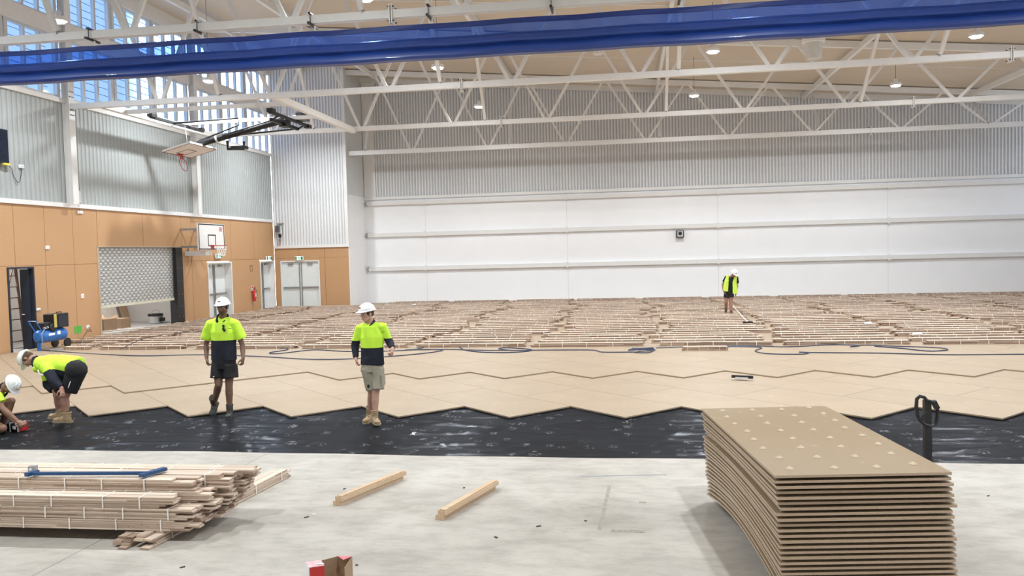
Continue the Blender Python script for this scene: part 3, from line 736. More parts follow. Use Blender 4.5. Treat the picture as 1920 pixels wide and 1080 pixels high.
# ---- exit signs
def exit_sign(o, ax, nr, w, label):
    o = Vector(o); ax = Vector(ax); nr = Vector(nr); R = Matrix((ax, nr, ax.cross(nr))).transposed()
    if R.determinant() < 0: R = Matrix((ax, -nr, ax.cross(-nr))).transposed()
    t = thing('exit_sign', label, 'exit sign', o, group='running-man exit signs over the doors')
    MB().box(o, (w, .05, .20), R).build('sign_case', WHITE, t)
    q = o + nr * .028
    MB().box(q, (w * .94, .008, .17), R).build('sign_face', mat('sign_white', (0.9, .93, .9), .5, emit=(1, 1, 1), estr=.35), t)
    q = o + nr * .034
    for s_ in (-1, 1): MB().box(q + ax * (s_ * w * .36), (w * .2, .006, .16), R).build('sign_panel', GREEN, t)
    m = MB()
    z = Vector((0, 0, 1)); q = o + nr * .035
    m.sph(q + z * .058 + ax * .012, .014, 8)
    for a, b, wd in (((.0, .04), (-.01, .0), .03), ((-.01, .0), (.03, -.03), .02), ((.03, -.03), (.015, -.07), .02), ((-.01, .0), (-.045, -.03), .02), ((-.045, -.03), (-.07, -.03), .018), ((.0, .035), (.045, .01), .014), ((.0, .035), (-.045, .02), .014)):
        m.beam(q + ax * a[0] + z * a[1], q + ax * b[0] + z * b[1], .006, wd, up=nr.cross(ax * (b[0] - a[0]) + z * (b[1] - a[1])))
    m.box(q + ax * .11, (.05, .006, .13), R)
    m.build('running_figure', GREEN, t)
p = atX(410, 480, XL + .06); exit_sign((XL + .06, p.y, p.z), (0, 1, 0), (1, 0, 0), .55, 'exit sign over the left-wall door below the wall hoop')
p = atX(504, 484, XL + .06); exit_sign((XL + .06, p.y, p.z), (0, 1, 0), (1, 0, 0), .6, 'exit sign over the left-wall door nearest the corner')
p = atY(561, 484, Y1 - .06); exit_sign((p.x, Y1 - .06, p.z), (1, 0, 0), (0, -1, 0), .42, 'exit sign over the double door facing the camera')

# ---- fire extinguisher and its sign
p = atX(477, 558, XL + .12); fy = p.y
t = thing('fire_extinguisher', 'red fire extinguisher hanging on the tan wall between two doors', 'fire extinguisher', (XL + .12, fy, .55))
MB().lathe([(.06, 0), (.075, .02), (.078, .06), (.078, .42), (.06, .48), (.025, .52), (.022, .56)], (XL + .12, fy, .55), n=18).build('cylinder', RED, t, True)
MB().bx(XL + .1, XL + .14, fy - .02, fy + .02, 1.10, 1.14).beam((XL + .12, fy - .02, 1.13), (XL + .12, fy + .14, 1.17), .03, .02).beam((XL + .12, fy - .02, 1.11), (XL + .12, fy + .13, 1.10), .03, .02).build('handle', BLACK, t)
MB().path([(XL + .12, fy + .02, 1.1), (XL + .2, fy + .08, 1.05), (XL + .21, fy + .09, .85), (XL + .2, fy + .08, .70)], .012, 6).build('hose', BLACK, t)
MB().bx(XL + .2, XL + .203, fy - .04, fy + .04, .75, .92).build('instruction_label', PAPER, t)
MB().bx(XL, XL + .05, fy - .04, fy + .04, .95, 1.0).build('wall_bracket', RED, t)
p = atX(473, 541, XL)
s = thing('extinguisher_sign', 'small white and red sign above the fire extinguisher', 'sign', (XL + .004, p.y, p.z))
MB().bx(XL + .001, XL + .008, p.y - .1, p.y + .1, p.z - .1, p.z + .12).build('sign_plate', PAPER, s)
MB().bx(XL + .009, XL + .012, p.y - .07, p.y + .07, p.z + .02, p.z + .1).bx(XL + .009, XL + .012, p.y - .05, p.y + .05, p.z - .06, p.z - .03).build('sign_print', RED, s)
p = atX(471, 503, XL)
s = MB()
for a, b, c, d in ((-.12, .12, .12, .14), (-.12, .12, -.14, -.12), (-.12, -.10, -.14, .14), (.10, .12, -.14, .14)): s.bx(XL + .001, XL + .01, p.y + a, p.y + b, p.z + c, p.z + d)
tag(s.build('empty_sign_frame', mat('brown_frame', (.22, .10, .05), .6)), 'small empty brown frame on the tan wall above the extinguisher', 'frame')

# ---- outlets and small wall boxes
def outlet(px, py, w, h, label, name='wall_outlet', d=.03, x=XL, m=PAPER, cat='outlet'):
    p = atX(px, py, x)
    t = thing(name, label, cat, (x, p.y, p.z))
    MB().bx(x, x + d, p.y - w / 2, p.y + w / 2, p.z - h / 2, p.z + h / 2).build('cover_plate', m, t, bevel=.004)
    MB().bx(x + d, x + d + .008, p.y - w * .25, p.y - w * .05, p.z - h * .2, p.z + h * .2).bx(x + d, x + d + .008, p.y + w * .1, p.y + w * .3, p.z - h * .2, p.z + h * .2).build('switch', mat('off_white_plastic', (.75, .74, .70), .5), t)
    return p
outlet(88, 464, .16, .10, 'white outlet on the upper row of tan panels at the left')
outlet(154, 555, .13, .14, 'white switch plate on the tan panel left of the shutter, at shoulder height')
outlet(71, 580, .16, .07, 'white double outlet on the tan wall beside the dark doorway')
outlet(149, 398, .26, .09, 'white outlet just below the grey box near the top of the tan panels')
po = outlet(164, 613, .14, .10, 'white power outlet beside the green tape, low on the tan wall')
pq = outlet(39, 312, .20, .10, 'white outlet on the grey wall beside the wall television')
p = atX(152, 617, XL); MB_ = MB().bx(XL + .001, XL + .006, p.y - .32, p.y + .02, p.z - .11, p.z + .11)
tag(MB_.build('green_tape', mat('green_tape', (.10, .42, .06), .6)), 'bright green tape patch low on the tan wall beside an outlet', 'tape')
p = atX(143, 369, XL)
t = thing('wall_control_box', 'slim grey box fixed to the pale wall beside the left column', 'box', (XL, p.y, p.z))
MB().bx(XL, XL + .09, p.y - .07, p.y + .09, p.z - .19, p.z + .19).build('box_case', mat('light_grey_plastic', (.55, .55, .54), .5), t, bevel=.006)
MB().path([(XL + .04, p.y, p.z - .19), (XL + .05, p.y, p.z - .26), (XL + .04, p.y + .08, p.z - .32), (XL + .03, p.y + .08, 4.12)], .008, 6).build('cable', DGREY, t)
# television at the left edge
t = thing('wall_television', 'dark television on the pale left wall, cut by the left edge', 'television', (XL, 20.0, 5.7))
MB().bx(XL + .05, XL + .11, 18.9, 20.62, 5.27, 6.2).build('screen', mat('dark_screen', (.012, .018, .035), .15), t, bevel=.01)
MB().bx(XL + .0, XL + .05, 19.4, 20.1, 5.5, 5.95).build('wall_mount', DGREY, t)
MB().bx(XL + .06, XL + .14, 20.38, 20.62, 5.22, 5.28).build('yellow_tab', mat('yellow_tab', (.7, .62, .10), .5), t)
MB().path([(XL + .06, 20.6, 5.28), (XL + .03, 20.8, 5.15), (XL + .03, 20.85, 4.95), (XL + .03, 21.0, 4.78), (XL + .03, 21.08, 4.82), (XL + .03, 21.12, 4.98), (XL + .03, 21.16, 5.06), (XL + .02, pq.y, pq.z)], .008, 6).build('cable', BLACK, t)
# speaker on the back wall
p = atY(1275, 439, YF - .15)
t = thing('wall_speaker', 'small black framed speaker on the white back wall', 'speaker', (p.x, YF - .12, p.z))
MB().box((p.x, YF - .14, p.z), (.36, .24, .34)).build('speaker_case', BLACK, t, bevel=.015)
MB().bx(p.x - .13, p.x + .14, YF - .268, YF - .261, p.z - .13, p.z + .14).build('speaker_grille', mat('pale_grille', (.55, .55, .55), .6), t)
MB().lathe([(.09, 0), (.09, .012), (.05, .006)], (p.x, YF - .268, p.z + .03), (0, -1, 0), n=16).lathe([(.03, .0), (.025, .02)], (p.x, YF - .27, p.z + .03), (0, -1, 0), n=10).build('speaker_cone', BLACK, t)
# bracketed device in the corner
p = atY(523, 437, Y1 - .2)
t = thing('corner_camera', 'small black camera with cables on brackets in the far left corner', 'camera', (p.x, p.y, p.z))
MB().tube((p.x + .02, Y1 - .15, p.z - .1), (p.x + .12, Y1 - .38, p.z - .16), .08, 12).build('camera_body', BLACK, t)
MB().box((p.x - .1, Y1 - .15, p.z + .2), (.14, .2, .3)).build('junction_box', DGREY, t)
MB().path([(p.x - .1, Y1 - .06, p.z + .45), (p.x + .1, Y1 - .05, p.z + .4), (p.x + .14, Y1 - .05, p.z), (p.x + .02, Y1 - .1, p.z - .1)], .014, 6).bx(p.x - .02, p.x + .03, Y1 - .2, Y1 - .04, p.z - .36, p.z - .3).bx(p.x - .14, p.x + .2, Y1 - .06, Y1 - .045, p.z + .42, p.z + .48).build('cable', MGREY, t)
# ceiling speaker and sensor
p = atZ(1525, 80, 8.95)
zt = roofz(p.x) - .02
t = thing('ceiling_speaker', 'white bucket-shaped speaker hanging under the ceiling at the right', 'speaker', (p.x, p.y, 8.4))
MB().lathe([(.22, -.62), (.24, -.60), (.29, -.12), (.30, -.10)], (p.x, p.y, 9.05), n=24).build('speaker_bucket', mat('pale_speaker', (.62, .62, .60), .5), t, True)
MB().lathe([(.33, -.12), (.36, -.10), (.36, .02), (.15, .08)], (p.x, p.y, 9.05), n=24).build('speaker_cap', WHITE, t, True)
MB().tube((p.x, p.y, 9.1), (p.x, p.y, zt), .02, 8).build('drop_rod', MGREY, t)
p = atZ(1121, 98, 10.0); zt = roofz(p.x)
t = thing('ceiling_sensor', 'small round white sensor under the ceiling below the blue curtain', 'sensor', (p.x, p.y, zt - .3))
MB().lathe([(.10, -.13), (.17, -.11), (.18, .0)], (p.x, p.y, 10.03), n=20).build('sensor_dome', WHITE, t, True)
MB().tube((p.x, p.y, 10.03), (p.x, p.y, zt), .02, 8).build('sensor_stem', WHITE, t)
# ================================================================ THINGS ON THE FLOOR
from mathutils import noise as NZ
def plastic_mat():
    m = bpy.data.materials.new('black_polythene'); m.use_nodes = True
    t = m.node_tree; b = t.nodes['Principled BSDF']; L = t.links.new; nn = t.nodes.new
    t.nodes.remove(b); b = t.nodes.new('ShaderNodeBsdfDiffuse'); gl = t.nodes.new('ShaderNodeBsdfGlossy'); gl.inputs['Roughness'].default_value = .22; gl.inputs[0].default_value = (.9, .93, 1, 1)
    ms = t.nodes.new('ShaderNodeMixShader'); ms.inputs[0].default_value = .055; L(b.outputs[0], ms.inputs[1]); L(gl.outputs[0], ms.inputs[2]); L(ms.outputs[0], t.nodes['Material Output'].inputs[0])
    c = nn('ShaderNodeTexCoord')
    def nz(sc, d, st, r=.6):
        mp = nn('ShaderNodeMapping'); mp.inputs['Scale'].default_value = st; L(c.outputs['Object'], mp.inputs[0])
        n = nn('ShaderNodeTexNoise'); n.inputs['Scale'].default_value = sc; n.inputs['Detail'].default_value = d; n.inputs['Roughness'].default_value = r; L(mp.outputs[0], n.inputs['Vector']); return n.outputs[0]
    def mr(i, a, bb, lo, hi):
        n = nn('ShaderNodeMapRange'); L(i, n.inputs[0]); n.inputs[1].default_value = a; n.inputs[2].default_value = bb; n.inputs[3].default_value = lo; n.inputs[4].default_value = hi; return n.outputs[0]
    def mu(a, bb):
        n = nn('ShaderNodeMath'); n.operation = 'MULTIPLY'; L(a, n.inputs[0]); L(bb, n.inputs[1]); return n.outputs[0]
    # printed white marks: small squiggles inside scattered cells
    mp = nn('ShaderNodeMapping'); mp.inputs['Scale'].default_value = (1, .8, 1); L(c.outputs['Object'], mp.inputs[0])
    vo = nn('ShaderNodeTexVoronoi'); vo.inputs['Scale'].default_value = 4.2; L(mp.outputs[0], vo.inputs['Vector'])
    cell = mr(vo.outputs['Distance'], .26, .33, 1, 0)
    sq = mr(nz(26, 3, (1, .8, 1)), .53, .56, 0, 1)
    marks = mu(mu(cell, sq), mr(nz(1.1, 2, (1, 1, 1)), .40, .55, .12, .6))
    mx = nn('ShaderNodeMix'); mx.data_type = 'RGBA'; L(marks, mx.inputs[0]); mx.inputs[6].default_value = (.020, .021, .024, 1); mx.inputs[7].default_value = (.26, .26, .27, 1)
    L(mx.outputs[2], b.inputs['Color'])
    bp = nn('ShaderNodeBump'); bp.inputs['Strength'].default_value = .45; bp.inputs['Distance'].default_value = .02
    L(nz(2.6, 5, (.7, 2.4, 1)), bp.inputs['Height']); L(bp.outputs[0], b.inputs['Normal']); L(bp.outputs[0], gl.inputs['Normal'])
    return m
mb = MB(); vs = []; fs = []
xs_ = [-16.9 + .06 * i for i in range(int(29 / .06))]; NYP = 64
for x in xs_:
    yf = 9.80 - .018 * x + .02 * math.sin(x * .9) + .012 * math.sin(x * 3.1)
    for j in range(NYP):
        y = yf + (13.4 - yf) * j / (NYP - 1)
        u = NZ.noise(Vector((x * .45, y * 2.3, 3)))
        r1 = max(0, 1 - abs(NZ.noise(Vector((x * .35 + y * .25, y * 1.6 - x * .12, 9)))) * 9)
        r2 = max(0, 1 - abs(NZ.noise(Vector((x * .9 - y * .3, y * 2.9 + x * .25, 21)))) * 8)
        h = .005 + .005 * u + .024 * r1 ** 2 + .013 * r2 ** 2
        if j == 0: h = .003
        if y > 12.0: h *= .6
        vs.append((x, y, h + .001))
n = NYP
for i in range(len(xs_) - 1):
    for j in range(n - 1): fs.append((i * n + j, (i + 1) * n + j, (i + 1) * n + j + 1, i * n + j + 1))
mb.add(vs, fs)
tag(mb.build('plastic_sheet', plastic_mat(), smooth=True), 'wrinkled black printed polythene sheet laid on the concrete slab', 'plastic sheet')
struct(MB().bx(-16.95, XR, 13.3, 20.9, .001, .012), 'trim_7', mat('black_film_under_sheets', (.03, .03, .03), .5))

def proj(p):
    d = Vector(p) - CP; w = -d.dot(BK)
    return (960 + FPX * d.dot(RT) / w, 540 - FPX * d.dot(UP) / w) if w > 0 else (-9999, 0)
def clip(poly, a, b, c):
    """keep a*x+b*y<=c"""
    o = []
    for i in range(len(poly)):
        p, q = poly[i], poly[(i + 1) % len(poly)]; dp = a * p[0] + b * p[1] - c; dq = a * q[0] + b * q[1] - c
        if dp <= 0: o.append(p)
        if dp * dq < 0: t = dp / (dp - dq); o.append((p[0] + t * (q[0] - p[0]), p[1] + t * (q[1] - p[1])))
    return o
def area(p): return abs(sum(p[i][0] * p[(i + 1) % len(p)][1] - p[(i + 1) % len(p)][0] * p[i][1] for i in range(len(p)))) / 2
SQ = math.sqrt(.5)
def XY(q, p): return ((q + p) * SQ, (q - p) * SQ)
SHEETS = []
def sheet(q0, q1, p0, p1, z0, key):
    g = .0035
    poly = [XY(q0 + g, p0 + g), XY(q0 + g, p1 - g), XY(q1 - g, p1 - g), XY(q1 - g, p0 + g)]
    poly = clip(poly, -1, 0, 16.9); poly = clip(poly, 0, 1, 20.9) if len(poly) > 2 else poly
    if len(poly) < 3 or area(poly) < .12: return
    cx = sum(p[0] for p in poly) / len(poly); cy = sum(p[1] for p in poly) / len(poly)
    px = [proj((p[0], p[1], z0)) for p in poly]
    if max(p[0] for p in px) < 4 or min(p[0] for p in px) > 2400: return
    pl = [(x - cx, y - cy) for x, y in poly]
    mb = MB(); mb.mi(0).prism(pl, .0, .019)
    o = mb.build('chipboard_sheet', [CHIP]); o.location = (cx, cy, z0)
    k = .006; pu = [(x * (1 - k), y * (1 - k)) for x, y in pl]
    MB().prism(pu, -.014 if z0 < .04 else -.004, 0.0).build('pad_shadow_slab', EDGE, o, local=True)  # dark slab stands for the pads and the shadow gap under the sheet
    SHEETS.append((key, sum(p[0] for p in px) / len(px), o))
for k in range(-8, 17):
    q0 = 3.58 + 1.2075 * k; pe = -13.37 + 1.2075 * k
    # layer two ends where
    for j in range(3):
        p1 = pe - 2.4 * j; p0 = p1 - 2.4
        xy = XY(q0 + .6, p1 - .1)
        if xy[1] > 16.6: continue
        sheet(q0, q0 + 1.2075, p0, p1, .026, ('lower', j))
for m_ in range(-9, 19):
    q0 = 3.30 + 1.2 * m_
    pe = -16.5 if 0 <= m_ <= 2 else (-17.65 + 1.2 * (m_ + 1) if m_ < 0 else (-14.95 if m_ == 3 else (-13.9 if m_ == 4 else -12.72 + 1.2 * (m_ - 5))))
    for j in range(6):
        p1 = pe - 2.4 * j; sheet(q0, q0 + 1.2, p1 - 2.4, p1, .050, ('upper', j))
rowname = {('lower', 0): 'sawtooth front row beside the black plastic', ('lower', 1): 'row just behind the sawtooth row', ('lower', 2): 'third row, half under the raised sheets',
           ('upper', 0): 'front row of the raised layer', ('upper', 1): 'second row of the raised layer', ('upper', 2): 'third row of the raised layer', ('upper', 3): 'fourth row of the raised layer', ('upper', 4): 'fifth row of the raised layer, by the boards', ('upper', 5): 'last row of the raised layer'}
for key in rowname:
    L_ = sorted([s for s in SHEETS if s[0] == key], key=lambda s: s[1])
    for i, s in enumerate(L_):
        tag(s[2], 'chipboard sheet, %s from left, %s' % (nth(i), rowname[key]), 'flooring sheet', 'chipboard sheets laid on the floor')
mb = MB().bx(XL, XR, 20.9, YF, .001, .069)
struct(mb, 'floor_subfloor', CHIP)

# ---- strapped bundles of flooring boards
def boards_mb(L, nb=5, ww=2, bw=.085, bh=.019, jag=.12, strap=.45, seed=0, rr=None):
    rg = random.Random(seed); mb = MB()
    for w in range(ww):
        for h in range(nb):
            a = -L / 2 + rg.uniform(0, jag); b = L / 2 - rg.uniform(0, jag)
            mb.mi(0).bx(a, b, (w - ww / 2) * bw + .001, (w - ww / 2 + 1) * bw - .001, h * bh + .001, (h + 1) * bh - .001 * (h < nb - 1))
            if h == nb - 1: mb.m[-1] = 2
    x = -L / 2 + jag + rg.uniform(.05, .25); H = nb * bh; D = ww * bw
    while x < L / 2 - jag:
        w = .014
        mb.mi(1).bx(x, x + w, -D / 2 - .003, -D / 2, 0, H + .003).bx(x, x + w, D / 2, D / 2 + .003, 0, H + .003).bx(x, x + w * .5, -D / 2, D / 2, H, H + .003)
        x += strap * rg.uniform(.7, 1.35)
    return mb
var = []
for i, L in enumerate((2.75, 2.85, 2.95, 2.65, 2.9, 2.8, 2.55)):
    mb = boards_mb(L, seed=i + 3, strap=.52)
    o = mb.build('flooring_bundle', [BOARD, STRAP, BTOP], local=True); var.append(o.data); bpy.data.objects.remove(o)
cands = []; beyond = []
NR = 33
for r in range(NR):
    yb = 20.62 + .584 * r; drift = U(-.25, .25)
    if r % 5 == 0: blk = U(-.35, .35)
    for c in range(-8, 8):
        x = 6.9 - 1.52 + 3.05 * c + drift * .5 + blk + U(-.10, .10)
        y = yb - .02 * x + U(-.025, .025)
        sc = 1.0
        if x - 1.45 < XL + .1:
            r_ = x + 1.38; l_ = XL + .14; sc = (r_ - l_) / 2.85; x = (r_ + l_) / 2
            if sc < .22: continue
        if y < 22.3 and x - 1.4 * sc < -15.7:
            r_ = x + 1.38 * sc; l_ = -15.7; sc = (r_ - l_) / 2.85; x = (r_ + l_) / 2
            if sc < .2: continue
        lim = YF - .3 if x - 1.5 > XJ else Y1 - .3
        if y > lim: continue
        a = proj((x - 1.3, y, .1)); b = proj((x + 1.3, y, .1))
        if b[0] < 2: continue
        if a[0] > 1918:
            if a[0] < 2400 and x + 1.5 < XR: beyond.append((x, y))
            continue
        if a[0] < 190 and y < 24.3 and False: continue
        cands.append((r, x, y, (a[0] + b[0]) / 2, sc))
# skip one slot: bundles never overlap along a row
seen = {}; kept = []
for r, x, y, px, sc in sorted(cands, key=lambda t: (t[0], t[1])):
    kept.append((r, x, y, px, sc))
first = {}
cnt = {}
extra_stuff = MB()
TOPZ = .069
for i, (r, x, y, px, sc) in enumerate(kept):
    if i < 300:
        me = var[random.randrange(len(var))]
        o = bpy.data.objects.new('flooring_bundle', me); COL.objects.link(o)
        o.location = (x, y, TOPZ); o.rotation_euler = (0, 0, U(-.006, .006)); o.scale = (sc, 1, 1)
        cnt[r] = cnt.get(r, 0) + 1
        tag(o, 'strapped bundle of flooring boards, %s from left, %s row from the front' % (nth(cnt[r] - 1), nth(r)), 'board bundle', 'strapped flooring bundles laid in rows before the back wall')
    else:
        for h in range(2):
            for w in range(2):
                extra_stuff.mi(0).bx(x - 1.4 + U(0, .1), x + 1.4 - U(0, .1), y + (w - 1) * .085, y + w * .085 - .002, TOPZ + h * .0475, TOPZ + (h + 1) * .0475 - .002)
        for k in range(6): extra_stuff.mi(1).bx(x - 1.2 + k * .45, x - 1.186 + k * .45, y - .088, y + .088, TOPZ, TOPZ + .098)
if extra_stuff.v:
    tag(extra_stuff.build('flooring_bundle_rows', [BOARD, STRAP]), 'rearmost rows of strapped flooring bundles at the foot of the back wall', 'board bundles', kind='stuff')
bm2 = MB()
for x, y in beyond:
    for h in range(2): bm2.mi(0).bx(x - 1.38, x + 1.38, y - .085, y + .085, TOPZ + h * .0475, TOPZ + (h + 1) * .0475 - .002); bm2.m[-1] = 2
    for k in range(6): bm2.mi(1).bx(x - 1.2 + k * .45, x - 1.186 + k * .45, y - .088, y + .088, TOPZ, TOPZ + .096)
if bm2.v: tag(bm2.build('flooring_bundle_rows', [BOARD, STRAP, BTOP]), 'continuation of the strapped bundle rows outside the right edge of the picture', 'board bundles', kind='stuff')
print('BUNDLES', len(kept))
o = bpy.data.objects.new('flooring_bundle', var[6]); COL.objects.link(o); p = atZ(1322, 657, .065); o.location = (p.x, p.y, TOPZ)
o.scale = (.42, 1, 1); tag(o, 'short strapped bundle lying forward of the front row, beside the air hose', 'board bundle')
# loose pieces among the bundles
def loose(px, py, L, rz, w, h, label, m, z=.17, name='board_offcut'):
    p = atZ(px, py, z); o = MB().box((0, 0, h / 2), (L, w, h)).build(name, m, local=True)
    o.location = (p.x, p.y, z); o.rotation_euler = (0, 0, rz); return tag(o, label, 'offcut')
loose(372, 650, 1.1, .75, .09, .02, 'pale board leaning across the sheets behind the dark-haired standing man', PALEB, .072)
for i, (x, y) in enumerate([(1628, 607), (1720, 627), (776, 572)]):
    p = atZ(x, y, .17); m = MB().box((0, 0, .02), (U(.14, .2), U(.12, .18), .03)).box((.04, .03, .04), (.10, .08, .02))
    o = m.build('paper_scrap', PAPER, local=True); o.location = (p.x, p.y, .167)
    tag(o, ['white paper scrap on the bundles right of the walking man', 'white paper scrap near the front of the bundles at the right', 'white paper scrap on the rearmost bundles at the left', 'white paper scrap on the front bundles'][i], 'paper')

# ---- air hoses across the sheets
HOSE = mat('dark_blue_hose', (.03, .045, .10), .4)
def hose(pts, label, z=.082, r=.013, name='air_hose', m=None):
    P = [atZ(x, y, z) for x, y in pts]
    # catmull-rom
    o = []
    for i in range(len(P) - 1):
        p0 = P[max(0, i - 1)]; p1 = P[i]; p2 = P[i + 1]; p3 = P[min(len(P) - 1, i + 2)]
        for k in range(6):
            t = k / 6; o.append(.5 * ((2 * p1) + (p2 - p0) * t + (2 * p0 - 5 * p1 + 4 * p2 - p3) * t * t + (3 * p1 - p0 - 3 * p2 + p3) * t ** 3))
    o.append(P[-1])
    for q in o: q.z = z
    return tag(MB().path(o, r, 6).build(name, m or HOSE, smooth=True), label, 'hose')
hose([(72, 655), (100, 658), (160, 662), (260, 667), (370, 665), (480, 668), (600, 674), (700, 670), (780, 664), (830, 657), (800, 655), (760, 656), (835, 655), (880, 656), (940, 657), (1100, 656), (1130, 660), (1190, 660)], 'long dark blue hose running behind the two standing men', z=.086)
hose([(520, 648), (540, 655), (506, 661), (520, 663), (575, 657), (600, 656), (660, 659), (770, 656), (815, 645), (850, 645), (875, 657), (930, 661), (985, 659), (995, 655), (950, 652), (935, 654), (960, 657)], 'looped dark hose between the two standing men and the first bundles', z=.082)
hose([(1178, 657), (1225, 652), (1180, 655), (1228, 656), (1190, 660), (1215, 661), (1226, 654), (1185, 653)], 'small coil of blue hose in front of the middle bundles', z=.09)
hose([(1290, 649), (1400, 650), (1428, 652), (1416, 658), (1440, 663), (1500, 664), (1517, 661), (1498, 660), (1530, 661), (1650, 662), (1770, 665), (1925, 664)], 'long blue-grey hose running out of the picture at the right', z=.082)
hose([(1230, 652), (1380, 648), (1480, 650), (1560, 646), (1610, 648), (1595, 650), (1622, 647), (1680, 649), (1760, 652), (1776, 656), (1740, 658), (1690, 653), (1640, 649)], 'looped blue hose in front of the right-hand bundles', z=.086)
py_ = atX(164, 613, XL).y; pz_ = atX(164, 613, XL).z
tag(MB().path([(XL + .05, py_, pz_), (XL + .12, py_ + .02, pz_ - .15), (XL + .10, py_ - .15, .35), (XL + .14, py_ - .5, .12), (XL + .2, py_ - .9, .09), (XL + .25, py_ - 1.5, .085), (XL + .3, 22.1, .085)], .009, 6).build('power_lead', BLACK), 'thin dark power lead from the low outlet to the compressor', 'cable')
hose([(225, 655), (290, 630), (420, 618)], 'dark cable trailing along the floor before the shutter', z=.17, r=.01, name='floor_cable', m=BLACK)

# ---- long level on the sheets
p = atZ(1372, 709, .07); q = atZ(1412, 711, .07)
t = thing('roller_tool', 'small black and white tool lying on the chipboard right of centre', 'tool', (p.x, p.y, .069))
d = (q - p).normalized()
MB().beam(p + Vector((0, 0, .035)), q + Vector((0, 0, .035)), .05, .05).build('tool_body', BLACK, t)
MB().beam(p + d * .06 + Vector((0, -.06, .015)), q - d * .1 + Vector((0, -.06, .015)), .06, .03).build('tool_blade', mat('bright_metal', (.75, .75, .75), .3, metal=.4), t)

# ---- sheet stack on the pallet jack
SA = Vector((0.96, 5.76, 0)); ang = .120
wd = Vector((math.cos(ang), math.sin(ang), 0)); ld = Vector((-math.sin(ang), math.cos(ang), 0))
NS = 23
CHIPE = chip_mat('sawn_chipboard_edge', (0.50, 0.375, 0.27), speck=0.16, patch=0.05)
def stack_sheet(i, first=False):
    rg = random.Random(i + 50)
    zf = .92 - .0380 * i; zn = .92 - .0380 * i
    off = wd * (.0022 * i + rg.uniform(-.006, .010)) + ld * rg.uniform(-.008, .008) + (wd * .018 if i in (5, 6) else wd * 0)
    mb = MB(); K = 10; top = []; bot = []
    for k in range(K + 1):
        t = k / K; z = zf * t + zn * (1 - t)
        # lower sheets arch: droop towards both ends from the forks
        arch = .0052 * i * math.sin(PI * t)
        z += arch
        for s, u in ((0, 0), (1, 1.2)):
            P = SA + off + ld * (2.4 * t) + wd * u; top.append(Vector((P.x, P.y, z))); bot.append(Vector((P.x, P.y, z - .018)))
    vs = top + bot; n = len(top); fs = []
    for k in range(K):
        a = 2 * k; fs += [(a, a + 1, a + 3, a + 2), (n + a, n + a + 2, n + a + 3, n + a + 1), (a, a + 2, n + a + 2, n + a), (a + 1, n + a + 1, n + a + 3, a + 3)]
    fs += [(0, n, n + 1, 1), (2 * K, 2 * K + 1, n + 2 * K + 1, n + 2 * K)]
    base = SA + off + Vector((0, 0, 0)); base.z = zn - .018
    t = thing('stacked_sheet', 'x', 'flooring sheet', base, group='chipboard sheets stacked on the pallet jack')
    mb.add(vs, fs); mb.m = [1 if (q >= len(fs) - 2 or q % 4 > 1) else 0 for q in range(len(fs))]; mb.build('sheet_board', [CHIPS, CHIPE], t)
    t['label'] = 'topmost chipboard sheet of the tall stack, dotted with pale pads' if i == 0 else ('lowest chipboard sheet of the tall stack, resting on the forks' if i == NS - 1 else 'chipboard sheet in the tall stack at the right, %s from the top' % nth(i))
    return t, zf, zn, off
PAD = mat('pale_rubber_pad', (.50, .40, .28), .6, var=.03)
t0 = None
for i in range(NS):
    t, zf, zn, off = stack_sheet(i)
    # pads between the sheets (all shown on the top one, only edge rows below)
    rows = range(8)
    if i == 0:
        for a in range(8):
            for b in range(4):
                tt = (.16 + .30 * a + .06 * (b == 3)) / 2.4; P = SA + off + ld * (2.4 * tt) + wd * (.15 + .295 * b + .02 * math.sin(a * 2 + b)); z = zf * tt + zn * (1 - tt)
                MB().lathe([(.030, 0), (.029, .004), (.017, .012), (.010, .017), (.003, .018)], (P.x, P.y, z), n=12).build('rubber_pad', PAD, t, True)
    else:
        m = MB()
        for a in (0.12, 1.2, 2.2):
            tt = a / 2.4; z = zf * tt + zn * (1 - tt) + .0052 * i * math.sin(PI * tt)
            for b in (.3, .9):
                P = SA + off + ld * a + wd * b; m.lathe([(.03, 0), (.012, .019)], (P.x, P.y, z), n=8)
        m.build('rubber_pad', PAD, t)
# pallet jack: forks under the stack from the right-hand long side, handle standing at the right
JK = thing('pallet_jack', 'black pallet jack handle standing behind the right side of the sheet stack', 'pallet jack', (2.35, 6.9, 0))
JB = on(1740, 862, 1, 6.95)
jb = Vector((JB.x, 6.95, 0)); fd = -wd
for s in (-1, 1):
    a = jb + ld * (s * .19) + fd * .18; b = a + fd * 1.15
    MB().beam((a.x, a.y, .15), (b.x, b.y, .15), .15, .05).build('fork', BLACK, JK)
    MB().tube(b + fd * -.1 + ld * .05 + Vector((0, 0, .045)), b + fd * -.1 - ld * .05 + Vector((0, 0, .045)), .043, 10).box(b + fd * -.1 + Vector((0, 0, .1)), (.06, .06, .08)).build('load_wheel', DGREY, JK)
MB().beam(jb + ld * .26 + fd * .12 + Vector((0, 0, .22)), jb - ld * .26 + fd * .12 + Vector((0, 0, .22)), .1, .30).build('jack_body', BLACK, JK)
MB().tube(jb + ld * .08 + Vector((0, 0, .09)), jb - ld * .08 + Vector((0, 0, .09)), .09, 16).build('steering_wheel', DGREY, JK)
MB().tube(jb + Vector((0, 0, .1)), jb + Vector((0, 0, .45)), .045, 12).build('pump_cylinder', MGREY, JK)
ht = on(1738, 750, 1, 6.95); hb = Vector((jb.x, 6.95, .42))
MB().beam(hb, ht, .052, .052, up=(1, 0, 0)).build('shaft', BLACK, JK)
def hp(x, y): return on(x, y, 1, 6.93)
